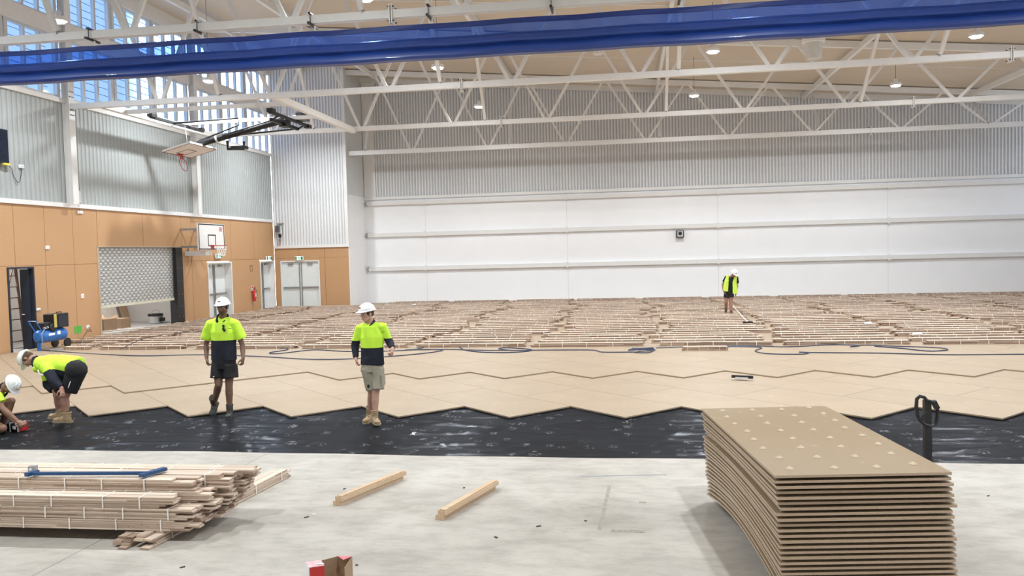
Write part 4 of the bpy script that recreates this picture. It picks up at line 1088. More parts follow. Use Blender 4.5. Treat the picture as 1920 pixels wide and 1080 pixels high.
lp = [hp(*q) for q in [(1739, 753), (1733, 745), (1725, 743), (1719, 748), (1718, 762), (1720, 778), (1726, 789), (1736, 797), (1747, 799), (1754, 796), (1757, 788), (1758, 770), (1756, 760), (1750, 754), (1741, 752)]]
MB().path(lp, .014, 8).build('handle_loop', BLACK, JK, True)
MB().path([hp(1738, 772), hp(1731, 778), hp(1729, 788)], .010, 6).beam(hp(1750, 752), hp(1757, 766), .05, .035).build('control_lever', BLACK, JK)

# ---- timber packs, foreground left
def pack(name, label, x0, x1, yc, z, rz=0.0, nb=5, ww=2, seed=0, mat_=None, bw=.085, strap=.33, jag=.3, jagl=.0, group='strapped packs in the foreground timber stack'):
    rg = random.Random(seed); L = x1 - x0; bh = .0195
    t = thing(name, label, 'timber pack', ((x0 + x1) / 2, yc, z), rz, group)
    for h in range(nb):
        for w in range(ww):
            a = -L / 2 + rg.uniform(0, jagl); b = L / 2 - rg.uniform(0, jag) * rg.random()
            off = rg.uniform(-.006, .006); cut = sorted([rg.uniform(a + .3, b - .3) for _ in range(2)]) if L > 1.6 else [(a + b) / 2]
            xs = [a] + cut + [b]; mb = MB()
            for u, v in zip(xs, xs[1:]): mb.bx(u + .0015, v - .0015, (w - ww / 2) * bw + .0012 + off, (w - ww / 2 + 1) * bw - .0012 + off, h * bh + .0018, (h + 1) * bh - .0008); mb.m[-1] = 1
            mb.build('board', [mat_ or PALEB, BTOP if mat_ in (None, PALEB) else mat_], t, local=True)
    x = -L / 2 + max(.15, jagl + .05); H = nb * bh; D = ww * bw + .014
    while x < L / 2 - .12:
        MB().bx(x, x + .012, -D / 2 - .002, -D / 2 + .001, 0, H + .002).bx(x, x + .012, D / 2 - .001, D / 2 + .002, 0, H + .002).bx(x, x + .012, -D / 2, D / 2, H, H + .003).build('strap', STRAP, t, local=True)
        x += strap * rg.uniform(.85, 1.25)
    return t
ORD2 = {0: 'frontmost', 1: 'second from the front', 2: 'third from the front', 3: 'rearmost'}
LAY = {0: 'bottom', 1: 'second', 2: 'third', 3: 'top'}
ends = {(0, 0): -3.80, (0, 1): -3.84, (0, 2): -3.78, (0, 3): -3.75, (1, 0): -3.84, (1, 1): -3.74, (1, 2): -3.70, (1, 3): -3.66, (2, 0): -4.02, (2, 1): -3.78, (2, 2): -3.66, (2, 3): -3.62, (3, 1): -3.93, (3, 2): -3.70, (3, 3): -3.56}
for lay in range(4):
    for c in range(4):
        if (lay, c) not in ends: continue
        yc = 6.77 + .19 * c + (.02 if lay == 3 else 0); xe = ends[(lay, c)]
        pack('timber_pack', 'pale strapped flooring pack, %s, in the %s layer of the foreground stack' % (ORD2[c], LAY[lay]), xe - 3.25 + U(-.1, .1), xe, yc, .098 + .100 * lay, seed=lay * 10 + c, strap=.42)
# bearer packs under the stack
def bearer(p, q, label, seed, m, nb=5):
    p = Vector(p); q = Vector(q); d = q - p; t = pack('timber_pack', label, -d.length / 2, d.length / 2, 0, .0, seed=seed, mat_=m, nb=nb, strap=.45, jag=.15, jagl=.28, group='bearer packs under the foreground stack')
    c = (p + q) / 2; t.location = (c.x, c.y, 0.0); t.rotation_euler = (0, 0, math.atan2(d.y, d.x)); return t
bearer((-4.25, 6.46), (-3.96, 8.86), 'pale strapped pack lying across beneath the stack, poking out at both sides', 91, PALEB)
bearer((-4.46, 6.36), (-4.30, 7.9), 'browner strapped pack beneath the stack, poking out at the front', 92, BOARD, nb=4)
bearer((-6.3, 6.62), (-6.1, 8.6), 'strapped bearer pack beneath the hidden left end of the stack', 93, PALEB)
loose(155, 876, .32, .9, .09, .02, 'short brown board offcut on the slab behind the foreground stack', BOARD, .002)
# blue bar clamp and grey box on top
zt = .502
p = atZ(58, 890, zt + .02); q = atZ(283, 889, zt + .02)
t = thing('floor_cramp', 'blue steel T-ended floor cramp lying on top of the foreground stack', 'tool', (p.x, p.y, zt))
d = (q - p).normalized(); sd = Vector((-d.y, d.x, 0)); BL = mat('dark_blue_enamel', (.015, .07, .19), .35)
MB().beam(p + Vector((0, 0, .01)), q + Vector((0, 0, .01)), .032, .028).build('cramp_bar', BL, t)
MB().beam(q - sd * .07 - d * .06 + Vector((0, 0, .006)), q + sd * .17 + d * .05 + Vector((0, 0, .006)), .06, .03).build('cramp_foot', BL, t)
MB().beam(p - sd * .04 - d * .02 + Vector((0, 0, .01)), p + sd * .07 + d * .02 + Vector((0, 0, .01)), .05, .035).build('cramp_end', BL, t)
p = atZ(62, 884, zt); GB = mat('grey_block', (.33, .34, .34), .5, var=.1)
t = thing('grey_block', 'small grey block standing on top of the foreground stack', 'block', (p.x, p.y, zt))
MB().box((p.x, p.y, zt + .03), (.07, .06, .055), Matrix.Rotation(.3, 3, 'Z')).build('block_body', GB, t, bevel=.003)
MB().lathe([(.012, 0), (.012, .002)], (p.x + .0, p.y - .033, zt + .03), (.28, -.96, 0), n=12).build('round_mark', PAPER, t)
# two pairs of battens on the slab
for i, (a, b, lb) in enumerate(((( -2.935, 7.79), (-2.545, 8.80), 'pair of short pine battens stacked on the slab, left of the two pairs'), ((-1.79, 7.42), (-1.455, 8.47), 'pair of short pine battens stacked on the slab, right of the two pairs'))):
    a = Vector(a + (0,)); b = Vector(b + (0,)); t = thing('pine_batten_pair', lb, 'battens', (a + b) / 2, group='batten pairs on the slab')
    d = (b - a).normalized(); sd = Vector((d.y, -d.x, 0))
    MB().beam(a + Vector((0, 0, .0225)) - sd * .015, b + Vector((0, 0, .0225)) - d * .03 - sd * .01, .085, .044).build('batten', BATT, t)
    MB().beam(a + Vector((0, 0, .068)) + sd * .006 + d * .01, b + Vector((0, 0, .068)) + sd * .012, .085, .044).build('batten', BATT, t)
    MB().beam(a + Vector((0, 0, .095)) + d * .02 + sd * .01, b + Vector((0, 0, .095)) - d * .02 + sd * .012, .06, .006).build('tongue_strip', BATT, t)
# red cardboard carton at the bottom edge
t = thing('red_carton', 'open red cardboard carton at the bottom edge of the picture', 'carton', (-2.3, 5.9, 0))
zt = .24
P = {k: atZ(x, y, zt) for k, (x, y) in dict(a=(572, 1055), b=(580, 1065), c=(608, 1061), d=(602, 1051), e=(633, 1043), f=(660, 1044)).items()}
def wall(p, q, m, name, z0=0, z1=zt, th=.004):
    p = Vector(p); q = Vector(q); MB().beam((p.x, p.y, (z0 + z1) / 2), (q.x, q.y, (z0 + z1) / 2), th, z1 - z0).build(name, m, t)
wall(P['a'], P['b'], PAPER, 'white_side'); wall(P['b'], P['c'], RED, 'red_side'); wall(P['c'], P['d'], CARD, 'inner_wall'); wall(P['d'], P['e'], CARD, 'back_wall'); wall(P['a'], P['d'], CARD, 'side_wall')
wall(P['e'], P['f'], CARD, 'end_wall')
MB().poly3([P['a'], P['b'], P['c'], P['d']], (0, 0, .004)).build('printed_flap', mat('pink_print', (.80, .45, .48), .6, var=.3, scale=40), t)
c = (P['c'] * .62 + P['d'] * .25 + P['b'] * .13); MB().box(c + Vector((-.01, .0, .007)), (.055, .02, .003)).build('flap_sticker', PAPER, t)
m_ = (P['e'] + P['f']) / 2
MB().poly3([P['e'], P['f'], m_ + Vector((.0, -.035, -.015))], (0, 0, .004)).build('end_flap', mat('pink_flap', (.75, .22, .25), .6), t)
wall(P['f'], P['f'] + Vector((.02, -.22, 0)), CARD, 'right_wall')
MB().bx(P['b'].x, P['f'].x, P['b'].y - .15, P['e'].y - .01, 0, .004).build('carton_base', CARD, t)
# faint tape residue and scraps on the slab
TAPE = mat('old_tape_residue', (.34, .31, .26), .8, var=.2, scale=30)
def residue(a, b, w, label, m=TAPE):
    p = atZ(*a); q = atZ(*b); tag(MB().beam((p.x, p.y, .001), (q.x, q.y, .001), w, .0016).build('tape_residue', m), label, 'tape mark', 'faint tape marks on the slab')
residue((1143, 910), (1124, 994), .035, 'faint tape line running towards the camera, left side of the taped outline')
residue((1146, 995), (1208, 997), .05, 'faint short tape strip at the near end of the taped outline')
residue((1198, 942), (1212, 942), .04, 'tiny brown tape strip at the right of the taped outline')
residue((1088, 893), (1250, 890), .045, 'long grey smear across the slab beyond the taped outline', mat('grey_smear', (.30, .30, .30), .7, var=.1))
DB = mat('dark_debris', (.08, .07, .06), .8)
for i, (x, y) in enumerate([(870, 915), (1098, 977), (930, 1008), (342, 1064), (646, 917), (669, 1060), (1010, 987), (575, 970), (588, 965), (1853, 930)]):
    p = atZ(x, y, .001); o = MB().box((0, 0, .004), (U(.02, .05), U(.01, .018), .008), Matrix.Rotation(U(-1, 1), 3, 'Z')).build('floor_scrap', DB if i != 8 else PAPER, local=True); o.location = (p.x, p.y, 0)
    tag(o, ['dark scrap between the two batten pairs, towards the plastic', 'dark scrap left of the taped outline', 'thin dark sliver in the middle of the slab', 'dark speck below the foreground stack', 'tiny dark scrap left of the left batten pair', 'tiny dark scrap beside the red carton', 'tiny scrap below the right batten pair', 'brown sliver between the stack and the left batten pair', 'white sliver between the stack and the left batten pair', 'tiny scrap right of the sheet stack'][i], 'scrap')

# ---- compressor, tool case, ladder, things behind the shutter
CX, CY = -16.35, 21.25
t = thing('air_compressor', 'blue wheeled air compressor against the tan wall by the dark doorway', 'compressor', (CX, CY, .062))
z0 = .062
MB().lathe([(.02, -.58), (.12, -.56), (.18, -.48), (.19, -.4), (.19, .4), (.18, .48), (.12, .56), (.02, .58)], (CX, CY, z0 + .40), (0, 1, 0), n=24).build('air_tank', BLUEP, t, True)
MB().box((CX, CY - .25, z0 + .68), (.26, .34, .2)).lathe([(.12, 0), (.13, .02), (.13, .12), (.1, .14)], (CX + .05, CY - .1, z0 + .62), (1, 0, 0), n=16).build('pump_head', BLACK, t, bevel=.01)
MB().path([(CX - .1, CY - .5, z0 + .55), (CX - .1, CY - .72, z0 + .85), (CX + .12, CY - .72, z0 + .85), (CX + .12, CY - .5, z0 + .55)], .016, 8).build('push_handle', BLUEP, t, True)
for s in (-1, 1): MB().lathe([(.04, -.03), (.13, -.03), (.14, -.01), (.14, .01), (.13, .03), (.04, .03)], (CX + s * .2, CY + .42, z0 + .14), (1, 0, 0), n=20).build('wheel', BLACK, t, True)
MB().bx(CX - .05, CX + .05, CY - .5, CY - .46, z0, z0 + .3).build('front_foot', BLUEP, t)
MB().tube((CX + .14, CY - .45, z0 + .62), (CX + .2, CY - .45, z0 + .64), .035, 12).tube((CX + .14, CY - .35, z0 + .62), (CX + .2, CY - .35, z0 + .66), .03, 12).build('pressure_gauge', MGREY, t)
MB().box((CX + .19, CY - .2, z0 + .44), (.01, .24, .06)).box((CX + .185, CY + .1, z0 + .46), (.01, .12, .1)).build('tank_label', PAPER, t)
MB().path([(CX + .2, CY - .5, z0 + .6), (CX + .3, CY - .75, z0 + .5), (CX + .32, CY - .75, z0 + .2), (CX + .35, CY - .5, z0 + .02), (CX + .5, CY - .2, z0 + .02)], .014, 6).build('air_outlet_hose', mat('grey_hose', (.25, .3, .38), .5), t)
t = thing('tool_case', 'open black tool case with yellow strip standing on the compressor', 'case', (CX, CY + .2, z0 + .6))
MB().bx(CX - .2, CX + .2, CY - .02, CY + .52, z0 + .60, z0 + 1.0).build('case_body', BLACK, t, bevel=.01)
MB().bx(CX + .2, CX + .215, CY - .1, CY - .0, z0 + .62, z0 + 1.0).build('yellow_strip', mat('yellow_plastic', (.55, .45, .12), .5), t)
MB().bx(CX + .2, CX + .21, CY + .08, CY + .48, z0 + .64, z0 + .94).build('case_front', DARKNAVY, t)
MB().path([(CX + .1, CY + .15, z0 + 1.0), (CX + .1, CY + .15, z0 + 1.04), (CX + .1, CY + .35, z0 + 1.04), (CX + .1, CY + .35, z0 + 1.0)], .012, 6).build('case_handle', BLACK, t)
# ladder inside the doorway
LX = -18.0
t = thing('step_ladder', 'brown step ladder standing in the room behind the dark doorway', 'ladder', (LX, 21.2, .02))
LM = mat('brown_ladder', (.24, .17, .14), .5)
la = atX(20, 650, LX).y; lb = atX(47, 650, LX).y
for y in (la, lb): MB().beam((LX, y, .02), (LX - .12, (la + lb) / 2 + (y - (la + lb) / 2) * .7, 2.5), .04, .07, up=(1, 0, 0)).build('stile', LM, t)
for k in range(7):
    u = (k + .6) / 7.2; m_ = (la + lb) / 2; hw = (lb - la) / 2 * (1 - .3 * u)
    MB().box((LX - .12 * u, m_, .02 + 2.33 * u), (.09, hw * 2, .025)).build('tread', LM, t)
for s in (-1, 1): MB().beam((LX - .95, (la + lb) / 2 + s * .3, .02), (LX - .20, (la + lb) / 2 + s * .2, 2.45), .03, .03, up=(1, 0, 0)).build('rear_leg', LM, t)
MB().box((LX - .16, (la + lb) / 2, 2.52), (.2, .4, .04)).build('top_cap', LM, t)
# things behind the shutter
def room_thing(px, py, z=.022): return atZ(px, py, z)
p = room_thing(205, 610)
p = Vector((-18.6, 25.9, 0))
for i, (dy, w, h, lb) in enumerate(((0, .62, .42, 'brown cardboard box on the store room floor, left under the shutter'), (.72, .5, .36, 'smaller brown cardboard box beside the first, under the shutter'))):
    px_ = (193, 222)[i]; q = atX(px_, 600, -18.9)
    t = thing('cardboard_box', lb, 'box', (-18.9, q.y + .1, .022), U(-.2, .2), 'cardboard boxes behind the shutter')
    MB().bx(-.25, .25, -w / 2, w / 2, 0, h).build('box_body', CARD, t, local=True)
    MB().poly3([(-.25, -w / 2, h), (-.25, w / 2, h), (-.38, w / 2, h + .12)], (0, .0, .01)).bx(-.25, .25, -.03, .03, h, h + .004).build('box_flap', CARD, t, local=True)
for i, (px_, w, lean, m, lb) in enumerate(((222, 1.0, .55, ROOMG, 'large pale board leaning on the store room wall'), (250, .5, .45, CARD, 'narrow brown board leaning beside the pale one'))):
    q = atX(px_, 575, -19.9); tag(MB().beam((-20.2, q.y, .03), (-20.75, q.y + .1, 1.9), .03, w, up=(0, 1, 0)).build('leaning_board', [mat('pale_mdf', (.58, .52, .46), .6), CARD][i]), lb, 'board')
q = atX(292, 600, -18.6)
t = thing('paint_tub', 'white and dark tub with a wire handle on the store room floor', 'tub', (-18.6, q.y, .022))
MB().lathe([(.22, 0), (.25, .02), (.27, .34), (.28, .36)], (-18.6, q.y, .022), n=20).build('tub_body', mat('grey_tub', (.42, .42, .42), .5), t, True)
MB().lathe([(.285, .3), (.29, .31), (.29, .37), (.26, .39)], (-18.6, q.y, .022), n=20).bx(-18.36, -18.30, q.y - .18, q.y + .18, .1, .24).build('tub_lid', BLACK, t)
MB().path([(-18.6, q.y + .29 * math.cos(a), .4 + .16 * math.sin(a)) for a in [PI * k / 8 for k in range(9)]], .008, 5).build('wire_handle', MGREY, t)
mb = MB()
for k in range(9):
    yy_ = 24.6 + k * .5; mb.box((-18.2 + U(-.4, .4), yy_, .035 + .01 * (k % 3)), (U(1.2, 2.0), U(.2, .4), .02), Matrix.Rotation(U(-.5, .5), 3, 'Z'))
    
for k in range(5):
    yk = 24.9 + k * .8
    tag(MB().box((0, 0, .012), (U(1.3, 1.9), U(.16, .3), .02)).build('loose_board', mat('dusty_board', (.40, .36, .32), .8, var=.1), local=True), 'dusty loose board on the store room floor, %s from the left' % nth(k), 'board', 'loose boards in the store room')
    bo = COL.objects[-1]; bo.location = (-18.1 + U(-.2, .2), yk, .022); bo.rotation_euler = (0, 0, U(-.35, .1) + 1.2)
# small dark wedge at the foot of the wall, left edge
# white pole with a black head among the bundles
a = atZ(1374.5, 580, .20); b = atZ(1402, 604, .20)
t = thing('push_broom', 'white pole with a small black head lying on the bundles beside the far man', 'broom', (b.x, b.y, .166))
MB().tube(Vector((a.x, a.y, .32)), Vector((b.x, b.y, .20)), .014, 8).build('pole', STRAP, t)
MB().box((b.x, b.y, .19), (.30, .07, .05), Matrix.Rotation(.3, 3, 'Z')).build('head', BLACK, t)
# ================================================================ PEOPLE
def V3(*a): return Vector(a)
def cap(mb, a, b, ra, rb, n=14):
    a = Vector(a); b = Vector(b); d = b - a; L = d.length
    if L < 1e-5: d = Vector((0, 0, 1)); 
    d.normalize(); u = d.orthogonal().normalized(); v = d.cross(u); rg = []
    for k in range(5):
        t = PI / 2 * (1 - k / 4); rg.append(mb.ring(a - d * (ra * math.sin(t)), u, v, max(ra * math.cos(t), 1e-4), n))
    for k in range(5):
        t = PI / 2 * k / 4; rg.append(mb.ring(b + d * (rb * math.sin(t)), u, v, max(rb * math.cos(t), 1e-4), n))
    return mb.loft(rg)
def frus(mb, a, b, side, ra, rb, n=28):
    a = Vector(a); b = Vector(b); d = (b - a).normalized(); s = Vector(side); s = (s - d * s.dot(d)).normalized(); f = d.cross(s)
    if not isinstance(ra, tuple): ra = (ra, ra)
    if not isinstance(rb, tuple): rb = (rb, rb)
    return mb.loft([mb.ring(a, s, f, ra[0], n, ra[1]), mb.ring(b, s, f, rb[0], n, rb[1])])
def solid(mb, name, mats, parent, voxel=.01, smooth=4, colf=None, disp=0.0, dscale=9.0, fac=.5):
    me = bpy.data.meshes.new('t'); me.from_pydata([tuple(v) for v in mb.v], [], mb.f)
    bm = bmesh.new(); bm.from_mesh(me); bmesh.ops.recalc_face_normals(bm, faces=bm.faces); bm.to_mesh(me); bm.free()
    o = bpy.data.objects.new('t', me); COL.objects.link(o)
    r = o.modifiers.new('r', 'REMESH'); r.mode = 'VOXEL'; r.voxel_size = voxel; r.adaptivity = 0
    s = o.modifiers.new('s', 'SMOOTH'); s.factor = fac; s.iterations = smooth
    dg = bpy.context.evaluated_depsgraph_get(); dg.update()
    m2 = bpy.data.meshes.new_from_object(o.evaluated_get(dg)); bpy.data.objects.remove(o)
    off = Vector((0, 0, 0)); p = parent
    while p is not None: off += p.location; p = p.parent
    if disp:
        ns = [v.normal.copy() for v in m2.vertices]
        for v, nn_ in zip(m2.vertices, ns):
            q = v.co; a = NZ.noise(Vector((q.x * dscale, q.y * dscale, q.z * dscale * .55))); b = 1 - abs(NZ.noise(Vector((q.x * dscale * 1.3 + 5, q.y * dscale * 1.3, q.z * dscale * .8)))) * 2
            v.co = q + nn_ * disp * (a * .8 + b * .5 - .3)
    if not isinstance(mats, (list, tuple)): mats = [mats]
    m2.materials.clear()
    for m in mats: m2.materials.append(m)
    for pl in m2.polygons:
        pl.use_smooth = True; pl.material_index = colf(pl.center) if colf else 0
    for v in m2.vertices: v.co = v.co - off
    m2.name = name
    ob = bpy.data.objects.new(name, m2); COL.objects.link(ob); ob.parent = parent
    return ob
HIVIS = mat('hi_vis_yellow_cloth', (0.62, 1.0, 0.06), .75, var=.05, scale=8, emit=(0.55, 1.0, .03), estr=0.0)
NAVY = mat('navy_cloth', (0.012, 0.014, 0.028), .85, var=.15, scale=10)
BLKC = mat('black_cloth', (0.010, 0.010, 0.012), .85, var=.15, scale=10)
KHAKI = mat('khaki_cloth', (0.34, 0.31, 0.235), .85, var=.08, scale=10)
HAT = mat('white_hard_hat', (0.88, 0.88, 0.88), .25, var=.01)
SOLE = mat('boot_sole', (.05, .045, .04), .7)
TANB = mat('tan_boot_leather', (.42, .30, .17), .7, var=.12, scale=20)
TANS = mat('tan_boot_sole', (.34, .26, .17), .7)
DKB = mat('dark_boot_leather', (.045, .045, .04), .6, var=.2, scale=20)
HAIRD = mat('dark_hair', (.02, .014, .01), .8)
HAIRB = mat('brown_hair', (.09, .05, .03), .8)
EYEW = mat('eye_white', (.7, .68, .65), .3); EYED = mat('eye_iris', (.02, .015, .012), .2)
def skin(name, c):
    a = mat(name, c, .55, var=.05, scale=14)
    return [a, mat(name + '_brow', tuple(x * .25 for x in c), .8), mat(name + '_lips', (c[0] * .8, c[1] * .55, c[2] * .55), .5), mat(name + '_beard', tuple(x * .5 for x in c), .7)]
def frame(f, u):
    f = Vector(f).normalized(); u = Vector(u); u = (u - f * u.dot(f)).normalized(); r = f.cross(u)
    return Matrix((r, f, u)).transposed()
def head_mb(mb, c, R, nb):
    P = lambda x, y, z: c + R @ Vector((x, y, z))
    mb.sph(P(0, -.012, .03), 1, 20, (.077, .097, .088), R); mb.sph(P(0, .018, -.03), 1, 18, (.062, .073, .086), R)
    mb.sph(P(0, .045, -.088), 1, 12, (.034, .034, .028), R)
    cap(mb, P(-.036, .076, .022), P(.036, .076, .022), .014, .014); cap(mb, P(0, .088, .012), P(0, .106, -.026), .009, .014)
    for s in (-1, 1):
        mb.sph(P(s * .040, .058, -.020), 1, 10, (.022, .022, .020), R); mb.sph(P(s * .079, -.006, -.010), 1, 10, (.009, .021, .031), R)
        cap(mb, P(s * .055, .0, -.06), P(s * .022, .05, -.09), .022, .02)
    mb.sph(P(0, .084, -.058), 1, 10, (.026, .011, .010), R)
    cap(mb, P(0, -.02, -.05), nb, .056, .060)
def hand_mb(mb, w, d, n, th, curl=(.5, .6), sp=.10, k=1.0):
    """w wrist, d towards the fingertips, n out of the palm, th thumb side"""
    d = Vector(d).normalized(); n = Vector(n); n = (n - d * n.dot(d)).normalized(); s = d.cross(n)
    if s.dot(Vector(th)) < 0: s = -s
    frus(mb, w - d * .02, w + d * .03 * k, s, (.027, .020), (.038 * k, .019), 14); frus(mb, w + d * .03 * k, w + d * .088 * k, s, (.038 * k, .019), (.043 * k, .014), 14)
    for i, (o, L) in enumerate(((.034, .070), (.0115, .079), (-.0115, .073), (-.034, .057))):
        b = w + d * .084 * k + s * o * k; fd = (d + s * (o * 3.2 * sp / .1)).normalized(); a = curl[0] + .08 * i; a2 = a + curl[1]
        p1 = b + (fd * math.cos(a * .6) + n * math.sin(a * .6)) * L * .45 * k; p2 = p1 + (fd * math.cos(a2) + n * math.sin(a2)) * L * .32 * k; p3 = p2 + (fd * math.cos(a2 + .5) + n * math.sin(a2 + .5)) * L * .26 * k
        cap(mb, b, p1, .0098, .0092, 10); cap(mb, p1, p2, .0092, .0086, 10); cap(mb, p2, p3, .0086, .0074, 10)
    b = w + d * .022 * k + s * .024 * k + n * .006; p1 = b + (d * .62 + s * .66 + n * .30).normalized() * .042 * k; p2 = p1 + (d * .85 + s * .25 + n * .4).normalized() * .032 * k; p3 = p2 + (d * .9 + n * .45).normalized() * .024 * k
    cap(mb, b, p1, .015, .012, 10); cap(mb, p1, p2, .012, .0105, 10); cap(mb, p2, p3, .0105, .009, 10)
def boot(parent, ank, td, ud, m, ms, sock=None, laces=True, shaft=.10, vox=.007):
    td = Vector(td).normalized(); ud = Vector(ud); ud = (ud - td * ud.dot(td)).normalized(); sd = td.cross(ud); R = Matrix((sd, td, ud)).transposed()
    P = lambda x, y, z: ank + R @ Vector((x, y, z))
    mb = MB()
    frus(mb, P(0, -.015, shaft), P(0, -.01, -.01), sd, (.054, .062), (.050, .062), 20); frus(mb, P(0, -.01, -.01), P(0, 0, -.065), sd, (.050, .062), (.046, .075), 20)
    mb.sph(P(0, -.035, -.045), 1, 14, (.042, .045, .045), R); cap(mb, P(0, .02, -.03), P(0, .12, -.055), .046, .036); mb.sph(P(.003, .135, -.052), 1, 16, (.050, .068, .036), R); mb.sph(P(0, .05, -.06), 1, 14, (.045, .1, .03), R)
    frus(mb, P(0, -.018, shaft - .005), P(0, -.018, shaft + .012), sd, (.058, .066), (.057, .065), 20)
    o = solid(mb, 'boot', m, parent, vox, 3, disp=.003, dscale=25)
    ol = [(-.040, -.075), (-.028, -.093), (0, -.098), (.028, -.093), (.040, -.075), (.041, -.02), (.046, .06), (.056, .12), (.050, .17), (.028, .203), (0, .210), (-.028, .203), (-.050, .17), (-.056, .12), (-.046, .06), (-.041, -.02)]
    sm = MB(); vs = [P(x, y, -.095) for x, y in ol]; sm.poly3(vs, ud * .024); sm.poly3([P(x * .9, -.092 if y < -.06 else y, -.101) for x, y in ol if y < .0], ud * .008); sm.build('boot_sole', ms, o)
    if laces:
        lm = MB()
        for k in range(5):
            y = .052 + .016 * (4 - k) * .8 if k < 3 else .05; z = -.004 + k * .024 if k >= 2 else -.02 + k * .012; y = [.115, .092, .070, .056, .052][k]; z = [-.022, -.006, .016, .046, .078][k]
            lm.tube(P(-.030, y - .012, z), P(.030, y - .004, z + .008), .0035, 5)
        lm.build('lace', mat('lace_brown', (.08, .06, .04), .8), o)
    if sock:
        s2 = MB(); frus(s2, P(0, -.012, shaft - .02), P(0, -.010, shaft + .022), sd, (.046, .050), (.043, .046), 18); s2.build('sock', sock, parent, True)
    return o
def hard_hat(parent, c, R, tilt=0.0, emblem=None, scribble=False):
    P = lambda x, y, z: c + R @ Vector((x, y, z))
    r_, f_, u_ = R.col[0], R.col[1], R.col[2]
    mb = MB(); rg = []
    for k in range(12):
        a = PI / 2 * k / 11; z = .050 + .105 * math.sin(a); s = max(math.cos(a) ** .8, .003)
        rg.append(mb.ring(P(0, -.006, z), r_, f_, .107 * s, 32, .130 * s))
    rg.insert(0, mb.ring(P(0, -.006, .046), r_, f_, .114, 32, .137)); mb.loft(rg)
    mb.loft([mb.ring(P(0, -.006, .042), r_, f_, .116, 32, .139), mb.ring(P(0, -.006, .050), r_, f_, .119, 32, .141)])
    for k in range(10):
        a0 = -1.1 + 2.2 * k / 10; a1 = -1.1 + 2.2 * (k + 1) / 10
        q = lambda a: P(0, -.006 + .125 * math.sin(a), .054 + .104 * math.cos(a))
        mb.beam(q(a0), q(a1), .022, .012, up=(q((a0 + a1) / 2) - P(0, -.006, .03)))
    hat = mb.build('hard_hat', HAT, parent, True)
    pk = MB(); arc = [PI / 2 - 1.15 + 2.3 * i / 14 for i in range(15)]
    inn = [P(.109 * math.cos(a), -.006 + .130 * math.sin(a), .052) for a in arc]
    outp = [P(.115 * math.cos(a), .002 + (.130 + .050 * max(0, math.sin((a - arc[0]) / 2.3 * PI))) * math.sin(a), .040) for a in arc]
    pk.poly3(inn + outp[::-1], u_ * .006); pk.build('hat_peak', HAT, hat)
    m = MB()
    for x, w in ((-.014, .010), (.004, .008), (.018, .007)): m.box(P(x, .107, .100), (w, .012, .028), R)
    m.build('hat_emblem', emblem or BLACK, hat)
    if scribble:
        m = MB()
        for (th_, ph, rr) in ((.5, .9, .025), (1.1, .7, .02), (-.3, .8, .022), (.1, .5, .024)):
            ct = P(.108 * math.sin(th_) * math.sin(ph), -.006 + .131 * math.cos(th_) * math.sin(ph), .050 + .107 * math.cos(ph)); nn_ = (ct - P(0, -.006, .03)).normalized(); u = nn_.orthogonal().normalized(); v = nn_.cross(u)
            m.path([ct + nn_ * .002 + u * rr * math.cos(a) + v * rr * .7 * math.sin(a) for a in [2 * PI * i / 12 for i in range(12)]], .002, 5, closed=True)
        m.build('hat_sticker', mat('hat_sticker_ink', (.12, .22, .15), .5), hat)
    return hat
def face_cols(c, R, beard=0):
    Ri = R.transposed()
    def f(co):
        p = Ri @ (co - c)
        if abs(p.x) > .1 or abs(p.z) > .14 or p.y < .03 or p.y > .13: return 0
        if .020 < p.z < .031 and .012 < abs(p.x) < .050 and p.y > .05: return 1
        if -.068 < p.z < -.050 and abs(p.x) < .025 and p.y > .08: return 2
        if beard and p.z < -.045 and p.y > .03: return 3
        if beard and -.048 < p.z < -.038 and abs(p.x) < .03 and p.y > .08: return 3
        return 0
    return f
def eyes(parent, c, R):
    for s in (-1, 1):
        e = MB().sph(c + R @ Vector((s * .031, .072, .006)), 1, 10, (.014, .010, .008), R).build('eye', EYEW, parent, True)
        MB().sph(c + R @ Vector((s * .031, .079, .006)), .0055, 8).build('iris', EYED, e, True)
def hair(parent, c, R, m, low=-.03):
    P = lambda x, y, z: c + R @ Vector((x, y, z))
    mb = MB(); mb.sph(P(0, -.020, .03), 1, 18, (.083, .098, .088), R); mb.sph(P(0, -.055, -.01), 1, 14, (.070, .055, .05), R)
    for s in (-1, 1): cap(mb, P(s * .074, .018, .02), P(s * .074, .02, -.012), .012, .008)
    return solid(mb, 'hair', m, parent, .008, 2, disp=.003, dscale=40)
